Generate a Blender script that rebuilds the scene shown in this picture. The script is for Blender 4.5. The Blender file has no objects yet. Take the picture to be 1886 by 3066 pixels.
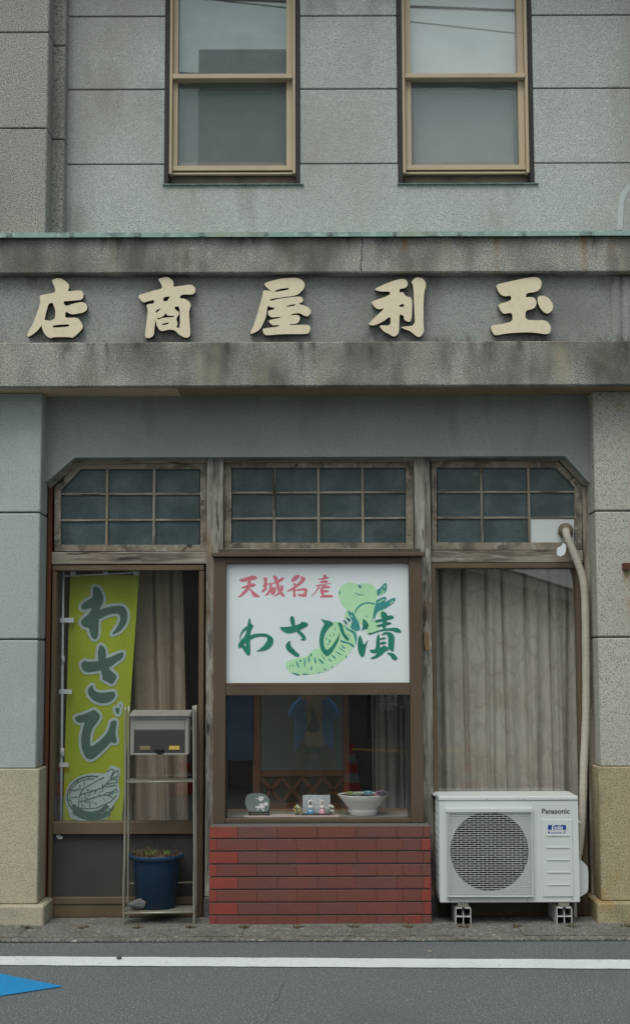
import bpy, bmesh, math, random
from mathutils import Vector, Matrix
from mathutils.geometry import delaunay_2d_cdt

random.seed(7)
R = math.radians
sc = bpy.context.scene
COL = sc.collection

# ------------------------------------------------------------------ camera
W_PX, H_PX = 1886.0, 3066.0
LENS = 50.0
FPX = LENS / 36.0 * H_PX
TILT, ROLL = R(5.82), -0.0030
CAM = Vector((0.0, -8.0, 1.425))
cam_d = bpy.data.cameras.new('camera')
cam_d.sensor_fit = 'VERTICAL'; cam_d.sensor_height = 36.0; cam_d.sensor_width = 36.0
cam_d.lens = LENS; cam_d.clip_start = 0.02; cam_d.clip_end = 500.0
cam = bpy.data.objects.new('camera', cam_d)
COL.objects.link(cam)
CR = Matrix.Rotation(R(90) + TILT, 3, 'X') @ Matrix.Rotation(ROLL, 3, 'Z')
cam.matrix_world = Matrix.Translation(CAM) @ CR.to_4x4()
sc.camera = cam

# ------------------------------------------------------------------ sky, sun, exposure (overcast)
world = bpy.data.worlds.new('World'); sc.world = world
world.use_nodes = True
wn = world.node_tree; wn.nodes.clear()
sky = wn.nodes.new('ShaderNodeTexSky'); sky.sky_type = 'NISHITA'
sky.sun_disc = False; sky.sun_elevation = R(58); sky.sun_rotation = R(200)
sky.air_density = 1.0; sky.dust_density = 3.0; sky.ozone_density = 1.0
hs = wn.nodes.new('ShaderNodeHueSaturation'); hs.inputs['Saturation'].default_value = 0.30
bg = wn.nodes.new('ShaderNodeBackground'); bg.inputs['Strength'].default_value = 0.11
wo = wn.nodes.new('ShaderNodeOutputWorld')
tint = wn.nodes.new('ShaderNodeMix'); tint.data_type = 'RGBA'; tint.blend_type = 'MULTIPLY'; tint.inputs[0].default_value = 1.0
tint.inputs[7].default_value = (0.98, 1.02, 0.985, 1.0)          # flat grey-green overcast
wn.links.new(sky.outputs[0], hs.inputs['Color']); wn.links.new(hs.outputs[0], tint.inputs[6]); wn.links.new(tint.outputs[2], bg.inputs['Color'])
wn.links.new(bg.outputs[0], wo.inputs['Surface'])
sun_d = bpy.data.lights.new('sun', 'SUN'); sun_d.energy = 1.0; sun_d.angle = R(35); sun_d.color = (1.0, 0.985, 0.95)
sun = bpy.data.objects.new('sun', sun_d); COL.objects.link(sun)
az, el = R(200), R(58)          # sun stands in front of the facade, to the left of the camera
sdir = Vector((math.sin(az) * math.cos(el), math.cos(az) * math.cos(el), math.sin(el)))
sun.rotation_euler = sdir.to_track_quat('Z', 'Y').to_euler()
sun.location = (0, -10, 12)
vs = sc.view_settings
vs.view_transform = 'Standard'; vs.look = 'None'; vs.gamma = 1.0; vs.use_curve_mapping = False
vs.exposure = 0.34
sc.cycles.use_denoising = True
sc.cycles.max_bounces = 8; sc.cycles.transparent_max_bounces = 12

# ------------------------------------------------------------------ measuring: pixel of the photograph -> point on a plane
def P(px, py, Y):
    d = CR @ Vector(((px - W_PX / 2) / FPX, -(py - H_PX / 2) / FPX, -1.0))
    return CAM + d * ((Y - CAM.y) / d.y)
def X(px, py, Y): return P(px, py, Y).x
def Z(px, py, Y): return P(px, py, Y).z
def G(px, py, z=0.0):
    d = CR @ Vector(((px - W_PX / 2) / FPX, -(py - H_PX / 2) / FPX, -1.0))
    return CAM + d * ((z - CAM.z) / d.z)

# ------------------------------------------------------------------ materials
def lin(c):
    c = c / 255.0
    return c / 12.92 if c <= 0.04045 else ((c + 0.055) / 1.055) ** 2.4
def S(r, g, b): return (lin(r), lin(g), lin(b), 1.0)
MATS = {}
def M(name, base, rough=0.6, metal=0.0, layers=(), bump=None, spec=0.4, rand=0.0, alpha=None, coat=0.0):
    m = bpy.data.materials.new(name); m.use_nodes = True
    nt = m.node_tree; n = nt.nodes; l = nt.links
    b = n['Principled BSDF']
    b.inputs['Roughness'].default_value = rough; b.inputs['Metallic'].default_value = metal
    b.inputs['Specular IOR Level'].default_value = spec
    if coat: b.inputs['Coat Weight'].default_value = coat
    tc = n.new('ShaderNodeTexCoord')
    def coord(st):
        mp = n.new('ShaderNodeMapping'); mp.inputs['Scale'].default_value = st
        l.new(tc.outputs['Object'], mp.inputs['Vector']); return mp.outputs[0]
    rgb = n.new('ShaderNodeRGB'); rgb.outputs[0].default_value = base
    cur = rgb.outputs[0]
    if rand:
        oi = n.new('ShaderNodeObjectInfo'); hv = n.new('ShaderNodeHueSaturation')
        mr = n.new('ShaderNodeMapRange'); mr.inputs['To Min'].default_value = 1 - rand; mr.inputs['To Max'].default_value = 1 + rand
        l.new(oi.outputs['Random'], mr.inputs['Value']); l.new(mr.outputs[0], hv.inputs['Value'])
        l.new(cur, hv.inputs['Color']); cur = hv.outputs[0]
    for L in layers:
        kind, scale, st, col2, lo, hi, fac = L[:7]
        if kind == 'X':                       # streaks hanging at given x positions: scale = list of (x, half width, ztop, zbottom)
            sep = n.new('ShaderNodeSeparateXYZ'); l.new(tc.outputs['Object'], sep.inputs[0])
            acc = None
            for (x0, w, zt, zb) in scale:
                a = n.new('ShaderNodeMath'); a.operation = 'SUBTRACT'; l.new(sep.outputs[0], a.inputs[0]); a.inputs[1].default_value = x0
                a2 = n.new('ShaderNodeMath'); a2.operation = 'ABSOLUTE'; l.new(a.outputs[0], a2.inputs[0])
                a3 = n.new('ShaderNodeMapRange'); a3.interpolation_type = 'SMOOTHSTEP'
                a3.inputs['From Min'].default_value = w; a3.inputs['From Max'].default_value = 0.0
                l.new(a2.outputs[0], a3.inputs['Value'])
                z1 = n.new('ShaderNodeMapRange'); z1.interpolation_type = 'SMOOTHSTEP'
                z1.inputs['From Min'].default_value = zb; z1.inputs['From Max'].default_value = zt
                l.new(sep.outputs[2], z1.inputs['Value'])
                mu0 = n.new('ShaderNodeMath'); mu0.operation = 'MULTIPLY'; l.new(a3.outputs[0], mu0.inputs[0]); l.new(z1.outputs[0], mu0.inputs[1])
                z2 = n.new('ShaderNodeMapRange'); z2.inputs['From Min'].default_value = zt + (.012 if zt > zb else -.012); z2.inputs['From Max'].default_value = zt
                l.new(sep.outputs[2], z2.inputs['Value'])
                mu = n.new('ShaderNodeMath'); mu.operation = 'MULTIPLY'; l.new(mu0.outputs[0], mu.inputs[0]); l.new(z2.outputs[0], mu.inputs[1])
                if acc is None: acc = mu.outputs[0]
                else:
                    mx = n.new('ShaderNodeMath'); mx.operation = 'MAXIMUM'; l.new(acc, mx.inputs[0]); l.new(mu.outputs[0], mx.inputs[1]); acc = mx.outputs[0]
            nz = n.new('ShaderNodeTexNoise'); nz.inputs['Scale'].default_value = 40; l.new(coord((1, 1, .35)), nz.inputs['Vector'])
            rr = n.new('ShaderNodeMapRange'); rr.inputs['From Min'].default_value = lo; rr.inputs['From Max'].default_value = hi
            l.new(nz.outputs[0], rr.inputs['Value'])
            mu = n.new('ShaderNodeMath'); mu.operation = 'MULTIPLY'; l.new(acc, mu.inputs[0]); l.new(rr.outputs[0], mu.inputs[1])
            v = mu.outputs[0]
            rout = v
        else:
            if kind == 'V':
                t = n.new('ShaderNodeTexVoronoi'); out = t.outputs['Distance']
            elif kind == 'W':
                t = n.new('ShaderNodeTexWave'); t.inputs['Distortion'].default_value = L[7] if len(L) > 7 else 6; t.inputs['Detail'].default_value = 3; out = t.outputs['Fac']
            else:
                t = n.new('ShaderNodeTexNoise'); t.inputs['Detail'].default_value = L[7] if len(L) > 7 else 3.0; out = t.outputs['Fac']
            t.inputs['Scale'].default_value = scale
            l.new(coord(st), t.inputs['Vector'])
            if kind == 'C':                   # thin contour lines of a noise field
                s1 = n.new('ShaderNodeMath'); s1.operation = 'SUBTRACT'; s1.inputs[1].default_value = .5; l.new(out, s1.inputs[0])
                s2 = n.new('ShaderNodeMath'); s2.operation = 'ABSOLUTE'; l.new(s1.outputs[0], s2.inputs[0]); out = s2.outputs[0]
            mr = n.new('ShaderNodeMapRange'); mr.inputs['From Min'].default_value = lo; mr.inputs['From Max'].default_value = hi
            l.new(out, mr.inputs['Value']); rout = mr.outputs[0]
        mf = n.new('ShaderNodeMath'); mf.operation = 'MULTIPLY'; mf.inputs[1].default_value = fac; l.new(rout, mf.inputs[0])
        mx = n.new('ShaderNodeMix'); mx.data_type = 'RGBA'
        l.new(mf.outputs[0], mx.inputs[0]); l.new(cur, mx.inputs[6]); mx.inputs[7].default_value = col2
        cur = mx.outputs[2]
    l.new(cur, b.inputs['Base Color'])
    if bump:
        bs, strength, dist = bump[:3]; st = bump[3] if len(bump) > 3 else (1, 1, 1)
        t = n.new('ShaderNodeTexNoise'); t.inputs['Scale'].default_value = bs; t.inputs['Detail'].default_value = 4
        l.new(coord(st), t.inputs['Vector'])
        bp = n.new('ShaderNodeBump'); bp.inputs['Strength'].default_value = strength; bp.inputs['Distance'].default_value = dist
        l.new(t.outputs['Fac'], bp.inputs['Height']); l.new(bp.outputs[0], b.inputs['Normal'])
    MATS[name] = m
    return m

def glass(name, tint=(1, 1, 1, 1), rough=0.0, f0=.08, dirt=0.0, gloss=(1, 1, 1, 1)):
    m = bpy.data.materials.new(name); m.use_nodes = True
    nt = m.node_tree; n = nt.nodes; l = nt.links; n.clear()
    o = n.new('ShaderNodeOutputMaterial'); mx = n.new('ShaderNodeMixShader')
    fr = n.new('ShaderNodeLayerWeight'); fr.inputs['Blend'].default_value = .5
    pw = n.new('ShaderNodeMath'); pw.operation = 'POWER'; pw.inputs[1].default_value = 5.0; l.new(fr.outputs['Facing'], pw.inputs[0])
    ml = n.new('ShaderNodeMath'); ml.operation = 'MULTIPLY_ADD'; ml.inputs[1].default_value = 1 - f0; ml.inputs[2].default_value = f0; ml.use_clamp = True
    fr = pw
    tr = n.new('ShaderNodeBsdfTransparent'); tr.inputs[0].default_value = tint
    gl = n.new('ShaderNodeBsdfGlossy'); gl.inputs['Roughness'].default_value = rough; gl.inputs['Color'].default_value = gloss
    l.new(fr.outputs[0], ml.inputs[0]); l.new(ml.outputs[0], mx.inputs[0])
    l.new(tr.outputs[0], mx.inputs[1]); l.new(gl.outputs[0], mx.inputs[2])
    out = mx.outputs[0]
    if dirt:
        df = n.new('ShaderNodeBsdfDiffuse'); df.inputs[0].default_value = S(170, 170, 160)
        nz = n.new('ShaderNodeTexNoise'); nz.inputs['Scale'].default_value = 9; nz.inputs['Detail'].default_value = 6
        tc = n.new('ShaderNodeTexCoord'); l.new(tc.outputs['Object'], nz.inputs['Vector'])
        m2 = n.new('ShaderNodeMath'); m2.operation = 'MULTIPLY'; m2.inputs[1].default_value = dirt; l.new(nz.outputs[0], m2.inputs[0])
        m3 = n.new('ShaderNodeMixShader'); l.new(m2.outputs[0], m3.inputs[0]); l.new(out, m3.inputs[1]); l.new(df.outputs[0], m3.inputs[2]); out = m3.outputs[0]
    l.new(out, o.inputs['Surface'])
    MATS[name] = m
    return m

# ------------------------------------------------------------------ mesh helpers (all mesh coordinates are in metres of the place)
def obj(name, bm, mat, parent=None, smooth=False, bev=0.0, seg=1):
    if bev:
        bmesh.ops.bevel(bm, geom=list(bm.edges), offset=bev, segments=seg, profile=0.6, affect='EDGES', clamp_overlap=True)
    bmesh.ops.recalc_face_normals(bm, faces=bm.faces)
    me = bpy.data.meshes.new(name); bm.to_mesh(me); bm.free()
    if smooth:
        for p in me.polygons: p.use_smooth = True
    me.materials.append(MATS[mat] if isinstance(mat, str) else mat)
    o = bpy.data.objects.new(name, me); COL.objects.link(o)
    if parent is not None:
        o.parent = parent
        off = Vector(parent.location); q = parent.parent
        while q is not None: off += Vector(q.location); q = q.parent
        o.location = -off
    return o
def thing(name, label, cat, loc=(0, 0, 0), group=None):
    o = bpy.data.objects.new(name, None); COL.objects.link(o); o.location = loc
    o.empty_display_size = 0.1
    return tag(o, label, cat, group)
def tag(o, label, cat, group=None):
    o['label'] = label; o['category'] = cat
    if group: o['group'] = group
    return o
def struct(o): o['kind'] = 'structure'; return o
def stuff(o): o['kind'] = 'stuff'; return o

def bx(bm, x0, x1, y0, y1, z0, z1):
    x0, x1 = min(x0, x1), max(x0, x1); y0, y1 = min(y0, y1), max(y0, y1); z0, z1 = min(z0, z1), max(z0, z1)
    v = [bm.verts.new((x, y, z)) for x in (x0, x1) for y in (y0, y1) for z in (z0, z1)]
    for f in ((0, 1, 3, 2), (4, 6, 7, 5), (0, 4, 5, 1), (2, 3, 7, 6), (0, 2, 6, 4), (1, 5, 7, 3)):
        bm.faces.new([v[i] for i in f])
    return bm
def box(name, x0, x1, y0, y1, z0, z1, mat, parent=None, bev=0.0, seg=1):
    return obj(name, bx(bmesh.new(), x0, x1, y0, y1, z0, z1), mat, parent, bev=bev, seg=seg)
def pbox(name, px0, py0, px1, py1, Y0, Y1, mat, parent=None, bev=0.0, seg=1, my=None):
    ym = (py0 + py1) / 2 if my is None else my
    xm = (px0 + px1) / 2
    return box(name, X(px0, ym, Y0), X(px1, ym, Y0), Y0, Y1, Z(xm, py1, Y0), Z(xm, py0, Y0), mat, parent, bev, seg)
def tube(bm, pts, rad, n=10, cap=True):
    pts = [Vector(p) for p in pts]
    rads = rad if isinstance(rad, (list, tuple)) else [rad] * len(pts)
    rings = []; up = None
    for i, p in enumerate(pts):
        t = (pts[min(i + 1, len(pts) - 1)] - pts[max(i - 1, 0)]).normalized()
        if up is None:
            up = Vector((0, 0, 1)) if abs(t.z) < 0.9 else Vector((1, 0, 0))
        a = (up - t * up.dot(t)).normalized(); b = t.cross(a); up = a
        rings.append([bm.verts.new(p + (a * math.cos(2 * math.pi * k / n) + b * math.sin(2 * math.pi * k / n)) * rads[i]) for k in range(n)])
    for r0, r1 in zip(rings, rings[1:]):
        for k in range(n): bm.faces.new((r0[k], r0[(k + 1) % n], r1[(k + 1) % n], r1[k]))
    if cap:
        bm.faces.new(rings[0][::-1]); bm.faces.new(rings[-1])
    return bm
def lathe(bm, prof, cx, cy, n=24, cap=True):
    rings = [[bm.verts.new((cx + r * math.cos(2 * math.pi * k / n), cy + r * math.sin(2 * math.pi * k / n), z)) for k in range(n)] for r, z in prof]
    for r0, r1 in zip(rings, rings[1:]):
        for k in range(n): bm.faces.new((r0[k], r0[(k + 1) % n], r1[(k + 1) % n], r1[k]))
    if cap:
        bm.faces.new(rings[0][::-1]); bm.faces.new(rings[-1])
    return bm
def smooth_path(pts, it=2):
    pts = [Vector(p) for p in pts]
    for _ in range(it):
        q = [pts[0]]
        for a, b in zip(pts, pts[1:]): q += [a * .75 + b * .25, a * .25 + b * .75]
        pts = q + [pts[-1]]
    return pts
def chaikin(poly, cut=0.22, it=1):
    for _ in range(it):
        q = []
        for i in range(len(poly)):
            a, b = poly[i], poly[(i + 1) % len(poly)]
            q += [(a[0] * (1 - cut) + b[0] * cut, a[1] * (1 - cut) + b[1] * cut), (a[0] * cut + b[0] * (1 - cut), a[1] * cut + b[1] * (1 - cut))]
        poly = q
    return poly
def area(p): return 0.5 * sum(p[i][0] * p[(i + 1) % len(p)][1] - p[(i + 1) % len(p)][0] * p[i][1] for i in range(len(p)))
def flat2d(polys, holes=(), grid=0.0):
    """union of 2d polygons minus holes -> (verts, triangles)"""
    vs_, fs = [], []
    for p in list(polys) + list(holes):
        if area(p) < 0: p = p[::-1]
        fs.append(list(range(len(vs_), len(vs_) + len(p)))); vs_ += [Vector(q) for q in p]
    if grid:
        xs = [q.x for q in vs_]; zs2 = [q.y for q in vs_]
        gx = min(xs) + grid * .37
        while gx < max(xs):
            gz = min(zs2) + grid * .41
            while gz < max(zs2): vs_.append(Vector((gx, gz))); gz += grid
            gx += grid
    v, e, f, ov, oe, of = delaunay_2d_cdt(vs_, [], fs, 1, 1e-7)
    nh = len(polys)
    keep = [t for t, o in zip(f, of) if o and not any(i >= nh for i in o)]
    return v, keep
def plate(name, polys, holes, Y, thick, mat, parent=None, yf=None, bev=0.0):
    """polys in world (x, z); front face at Y looking to the street, extruded back by thick"""
    v, f = flat2d(polys, holes, .012 if yf else 0.0)
    bm = bmesh.new()
    bv = [bm.verts.new((q.x, Y + (yf(q.x, q.y) if yf else 0.0), q.y)) for q in v]
    for t in f:
        try: bm.faces.new([bv[i] for i in t])
        except ValueError: pass
    for q in [q for q in bm.verts if not q.link_faces]: bm.verts.remove(q)
    bmesh.ops.recalc_face_normals(bm, faces=bm.faces)
    if bm.faces and sum(x.normal.y * x.calc_area() for x in bm.faces) > 0:
        bmesh.ops.reverse_faces(bm, faces=bm.faces)
    if thick:
        r = bmesh.ops.extrude_face_region(bm, geom=list(bm.faces))
        bmesh.ops.translate(bm, verts=[g for g in r['geom'] if isinstance(g, bmesh.types.BMVert)], vec=(0, -thick, 0))
        bmesh.ops.translate(bm, verts=list(bm.verts), vec=(0, thick, 0))
        return obj(name, bm, mat, parent)
    me = bpy.data.meshes.new(name); bm.to_mesh(me); bm.free(); me.materials.append(MATS[mat])
    o = bpy.data.objects.new(name, me); COL.objects.link(o)
    if parent is not None:
        o.parent = parent; off = Vector(parent.location); q = parent.parent
        while q is not None: off += Vector(q.location); q = q.parent
        o.location = -off
    return o
def zp(poly, org, s, Y, cut=0.22, it=1):
    """points measured in an enlarged crop (origin, scale) -> smoothed world (x, z) on plane Y"""
    q = [(P(org[0] + a / s, org[1] + b / s, Y)) for a, b in poly]
    q = [(p.x, p.z) for p in q]
    return chaikin(q, cut, it) if it else q
def pp(poly, Y): return zp(poly, (0, 0), 1.0, Y, it=0)
def text(name, body, x, z, Y, size, mat, parent, width=None, shear=0.0, bold=0.0, face=-1):
    cu = bpy.data.curves.new(name, 'FONT'); cu.body = body; cu.size = size; cu.shear = shear; cu.offset = bold
    cu.align_x = 'CENTER'; cu.align_y = 'CENTER'; cu.resolution_u = 3
    t = bpy.data.objects.new(name + '_tmp', cu); COL.objects.link(t)
    dg = bpy.context.evaluated_depsgraph_get(); dg.update()
    me = bpy.data.meshes.new_from_object(t.evaluated_get(dg))
    bpy.data.objects.remove(t); bpy.data.curves.remove(cu)
    xs = [v.co.x for v in me.vertices]; ys = [v.co.y for v in me.vertices]
    cx, cy = (min(xs) + max(xs)) / 2, (min(ys) + max(ys)) / 2
    k = (width / (max(xs) - min(xs))) if width else 1.0
    for v in me.vertices:
        a, b = (v.co.x - cx) * k, (v.co.y - cy) * (k if width else 1)
        v.co = (x + a, Y, z + b) if face < 0 else (x - a, Y, z + b)
    me.name = name
    me.materials.clear(); me.materials.append(MATS[mat])
    o = bpy.data.objects.new(name, me); COL.objects.link(o)
    if parent is not None:
        o.parent = parent; off = Vector(parent.location); q = parent.parent
        while q is not None: off += Vector(q.location); q = q.parent
        o.location = -off
    return o
# ------------------------------------------------------------------ material library
U = (1, 1, 1)
DK = S(70, 70, 66)
M('washed_stone', S(180, 184, 180), .85, rand=.035, layers=[('N', 165, U, S(72, 74, 71), .54, .64, .85, 2), ('N', 110, U, S(218, 222, 218), .57, .68, .5, 2), ('N', 30, U, S(160, 166, 164), .45, .65, .35, 3),
  ('N', 1.3, (1, 1, .6), S(146, 145, 136), .42, .68, .55, 6), ('N', 4, (1.3, 1, .4), S(112, 110, 100), .55, .74, .5, 6)], bump=(120, .4, .005))
M('washed_stone_dark', S(158, 159, 151), .88, rand=.04, layers=[('N', 165, U, S(66, 66, 61), .50, .62, .85, 2), ('N', 110, U, S(200, 201, 194), .57, .68, .5, 2),
  ('N', 2.2, (1, 1, .5), S(112, 109, 101), .45, .72, .6, 5)], bump=(120, .5, .005))
RUST = [(X(1211, 740, -.4), .035, Z(1211, 715, -.4), Z(1211, 770, -.4)), (X(1486, 780, -.4), .022, Z(1486, 700, -.4), Z(1486, 860, -.4)),
        (X(1748, 780, -.4), .03, Z(1748, 700, -.4), Z(1748, 860, -.4)), (X(1829, 740, -.4), .035, Z(1829, 690, -.4), Z(1829, 800, -.4))]
rg = random.Random(21)
GR = [(rg.uniform(-1.8, 1.8), rg.uniform(.02, .09), Z(943, 1023, -.4) + .01, Z(943, 1023, -.4) - rg.uniform(.08, .26)) for _ in range(17)]
GR += [(rg.uniform(-1.8, 1.8), rg.uniform(.04, .10), Z(943, 710, -.4) + .02, Z(943, 710, -.4) - rg.uniform(.08, .22)) for _ in range(9)]
GRB = [(rg.uniform(-1.8, 1.8), rg.uniform(.03, .10), Z(943, 815, -.33) + .02, Z(943, 815, -.33) - rg.uniform(.06, .2)) for _ in range(12)]
GRB += [(rg.uniform(-1.8, 1.8), rg.uniform(.08, .25), Z(943, 1026, -.33), Z(943, 1026, -.33) + rg.uniform(.05, .13)) for _ in range(12)]
M('fascia_stone', S(166, 166, 158), .9, layers=[('N', 195, U, S(66, 65, 60), .48, .61, .85, 3), ('N', 105, U, S(210, 208, 198), .56, .67, .6, 2),
  ('N', 2.6, (1.3, 1, .7), S(86, 85, 78), .44, .66, .8, 7), ('N', 8, (1, 1, .30), S(88, 86, 80), .54, .72, .6, 5), ('N', 5, (1, 1, .5), S(176, 164, 136), .56, .70, .4, 4), ('N', 2.0, (1, 1, .9), S(66, 62, 54), .54, .70, .6, 7),
  ('X', GR, U, S(62, 60, 54), .26, .62, .8), ('X', RUST, U, S(132, 98, 48), .30, .62, .85)], bump=(110, .6, .006))
M('sign_band_stone', S(156, 159, 154), .9, layers=[('X', GRB, U, S(58, 57, 52), .30, .62, .75), ('N', 210, U, S(84, 85, 82), .50, .63, .75, 3), ('N', 2.4, (1, 1, .7), S(104, 105, 100), .46, .70, .6, 7),
  ('N', 9, (1, 1, .3), S(104, 104, 98), .60, .78, .45, 4)], bump=(110, .4, .005))
M('grey_plaster', S(150, 155, 150), .85, layers=[('N', 90, U, S(118, 124, 122), .50, .66, .5, 2), ('N', 2.0, (1, 1, .6), S(126, 130, 126), .42, .68, .6, 6), ('N', 7, (1, 1, .25), S(116, 118, 112), .56, .74, .4, 5)], bump=(95, .3, .004))
M('pilaster_plaster', S(166, 173, 172), .85, rand=.03, layers=[('N', 95, U, S(128, 136, 136), .50, .66, .5, 2), ('N', 1.6, (1, 1, .5), S(146, 152, 150), .45, .7, .5, 5), ('N', 7, U, S(186, 192, 190), .55, .7, .3, 5)], bump=(95, .3, .004))
M('pilaster_stone', S(182, 182, 172), .88, rand=.03, layers=[('N', 175, U, S(74, 74, 68), .53, .64, .85, 2), ('N', 40, U, S(160, 160, 150), .5, .65, .35, 3), ('N', 2.0, (1, 1, .5), S(158, 152, 132), .48, .72, .55, 5),
  ('X', [(X(1875, 1760, -.21), .03, Z(1875, 1712, -.21), Z(1875, 1790, -.21)), (X(1880, 1840, -.21), .02, Z(1880, 1795, -.21), Z(1880, 1880, -.21))], U, S(150, 112, 60), .25, .6, .9)], bump=(180, .4, .004))
M('dado_granite', S(178, 171, 148), .85, layers=[('N', 165, U, S(112, 104, 78), .52, .63, .7, 2), ('N', 110, U, S(206, 198, 168), .57, .67, .5, 2), ('N', 2.0, U, S(148, 146, 132), .45, .7, .5, 5)], bump=(180, .4, .004))
M('dado_granite_stained', S(166, 156, 124), .88, layers=[('N', 165, U, S(84, 76, 54), .52, .63, .8, 2), ('N', 110, U, S(198, 186, 148), .57, .67, .5, 2), ('N', 4.5, (1, 1, .8), S(142, 112, 52), .52, .66, .75, 6), ('N', 3.2, (1, 1, .7), S(92, 88, 74), .47, .66, .8, 6)], bump=(180, .4, .004))
M('plinth_granite', S(172, 165, 146), .88, layers=[('N', 100, U, S(122, 116, 98), .52, .68, .6, 2), ('N', 5, U, S(120, 116, 104), .52, .72, .5, 5)], bump=(180, .4, .004))
M('chase_fill', S(186, 194, 194), .85, layers=[('N', 20, U, S(168, 175, 174), .45, .7, .6, 4)])
M('joint', S(78, 80, 74), .95)
M('copper_patina', S(124, 150, 142), .7, layers=[('N', 7, (1, 1, 1), S(88, 108, 108), .50, .66, .85, 5), ('N', 26, U, S(168, 186, 176), .52, .68, .6, 3), ('N', 2.6, U, S(138, 140, 112), .58, .72, .7, 3)], bump=(30, .3, .005))
M('copper_solder', S(104, 120, 118), .75, layers=[('N', 18, U, S(132, 152, 146), .48, .62, .8, 4), ('N', 40, U, S(78, 90, 90), .52, .68, .6, 4)])
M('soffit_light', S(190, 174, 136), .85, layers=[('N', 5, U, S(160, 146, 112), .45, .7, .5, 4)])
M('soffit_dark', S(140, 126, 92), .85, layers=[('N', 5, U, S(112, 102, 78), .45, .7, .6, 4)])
M('letter_gold', S(222, 211, 182), .55, layers=[('N', 30, U, S(210, 198, 168), .45, .7, .5, 4)], spec=.3)
M('letter_edge', S(70, 66, 58), .7)
M('bronze_aluminium', S(186, 170, 144), .5, spec=.4, layers=[('N', 6, (1, 1, .4), S(168, 152, 126), .45, .7, .5, 4)])
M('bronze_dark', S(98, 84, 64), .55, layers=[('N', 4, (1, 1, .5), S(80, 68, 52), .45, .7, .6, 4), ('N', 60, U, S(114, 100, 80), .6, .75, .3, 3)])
M('brown_aluminium', S(88, 73, 58), .55, layers=[('N', 5, (1, 1, .4), S(72, 60, 48), .45, .7, .6, 5), ('N', 90, U, S(104, 90, 74), .6, .75, .35, 3)])
M('dark_rubber', S(44, 44, 42), .7)
M('dark_sill', S(84, 78, 66), .7, layers=[('N', 12, (1, 1, 1), S(58, 54, 46), .45, .7, .7, 4)])
def wood(name, st, peel=.0, base=(146, 138, 124)):
    Ls = [('N', 26, st, S(70, 65, 57), .46, .60, .7, 6), ('N', 80, st, S(176, 172, 162), .54, .66, .6, 4), ('N', 3, U, S(112, 92, 70), .5, .70, .45, 4), ('N', 45, st, S(38, 34, 29), .62, .66, .85, 5)]
    if peel: Ls += [('N', 20, (1.4, 1, .45), S(186, 184, 174), .58, .66, peel, 8), ('N', 4.5, (1.6, 1, .5), S(122, 88, 54), .58, .70, .6, 5)]
    M(name, S(*base), .9, layers=Ls, bump=(30, .8, .006, st))
wood('wood_vertical', (1, 1, .09)); wood('wood_horizontal', (.09, 1, 1)); wood('wood_post', (1, 1, .09), .5, (152, 150, 140))
wood('wood_sash', (.3, 1, .3), 0, (142, 133, 118))
M('red_brown_board', S(108, 62, 40), .75, layers=[('N', 14, (1, 1, .1), S(80, 48, 34), .45, .65, .7, 5)])
M('figured_glass', S(56, 73, 75), .36, spec=.5, layers=[('N', 7, U, S(84, 99, 102), .42, .68, .8, 5), ('N', 120, U, S(48, 58, 60), .5, .66, .5, 2)], bump=(120, .2, .003), rand=.10)
M('white_panel', S(206, 212, 212), .6)
glass('window_glass', f0=.11, dirt=.03)
glass('display_glass', f0=.13, dirt=.03)
glass('upper_glass', f0=.115, dirt=.04, gloss=(.90, 1, 1, 1))
glass('upper_glass_dull', f0=.085, dirt=.04, gloss=(.86, 1, 1, 1))
M('dark_panel', S(62, 62, 58), .65, layers=[('N', 3, U, S(48, 48, 46), .45, .7, .6, 4), ('N', 80, U, S(78, 78, 72), .6, .75, .3, 3)])
M('interior', S(92, 80, 66), .9)
M('interior_dark', S(56, 50, 44), .9)
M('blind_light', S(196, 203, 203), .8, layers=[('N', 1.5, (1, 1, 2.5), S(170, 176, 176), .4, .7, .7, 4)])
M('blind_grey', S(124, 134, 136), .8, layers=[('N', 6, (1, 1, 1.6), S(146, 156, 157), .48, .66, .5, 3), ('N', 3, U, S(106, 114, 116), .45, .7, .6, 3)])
M('curtain_beige', S(150, 138, 119), .9, layers=[('C', 5, (1, 1, .7), S(118, 102, 82), .03, .0, .35, 1), ('N', 60, (1, 1, .2), S(136, 120, 98), .45, .7, .5, 3)])
M('curtain_grey', S(174, 169, 158), .9, layers=[('C', 7, (1.3, 1, .7), S(120, 114, 100), .035, .0, .35, 1.5), ('N', 60, (1, 1, .2), S(144, 140, 128), .45, .7, .5, 3), ('N', 4, U, S(140, 132, 112), .5, .7, .4, 3)])
M('curtain_pale', S(150, 148, 138), .9)
M('asphalt', S(108, 114, 115), .9, layers=[('N', 140, U, S(56, 59, 61), .47, .60, .75, 3), ('N', 105, U, S(172, 176, 174), .61, .67, .8, 2), ('N', 75, U, S(132, 126, 112), .64, .70, .6, 2),
  ('N', .9, U, S(84, 88, 90), .45, .7, .5, 5)], bump=(110, .9, .008))
M('gutter_concrete', S(122, 123, 117), .95, layers=[('N', 95, U, S(68, 68, 64), .45, .62, .8, 4), ('N', 60, (.6, 1, 1), S(188, 185, 174), .60, .67, .75, 3), ('N', 5, U, S(84, 83, 76), .45, .7, .6, 5), ('N', 9, U, S(100, 88, 56), .60, .73, .45, 4)], bump=(60, 1.0, .014))
M('apron_concrete', S(108, 107, 101), .95, layers=[('N', 120, U, S(80, 79, 74), .48, .66, .6, 3), ('N', 6, U, S(76, 75, 70), .45, .7, .7, 5)], bump=(120, .6, .006))
M('soil', S(58, 52, 40), 1.0, layers=[('N', 160, U, S(90, 80, 60), .5, .68, .7, 3)], bump=(150, 1, .008))
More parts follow.
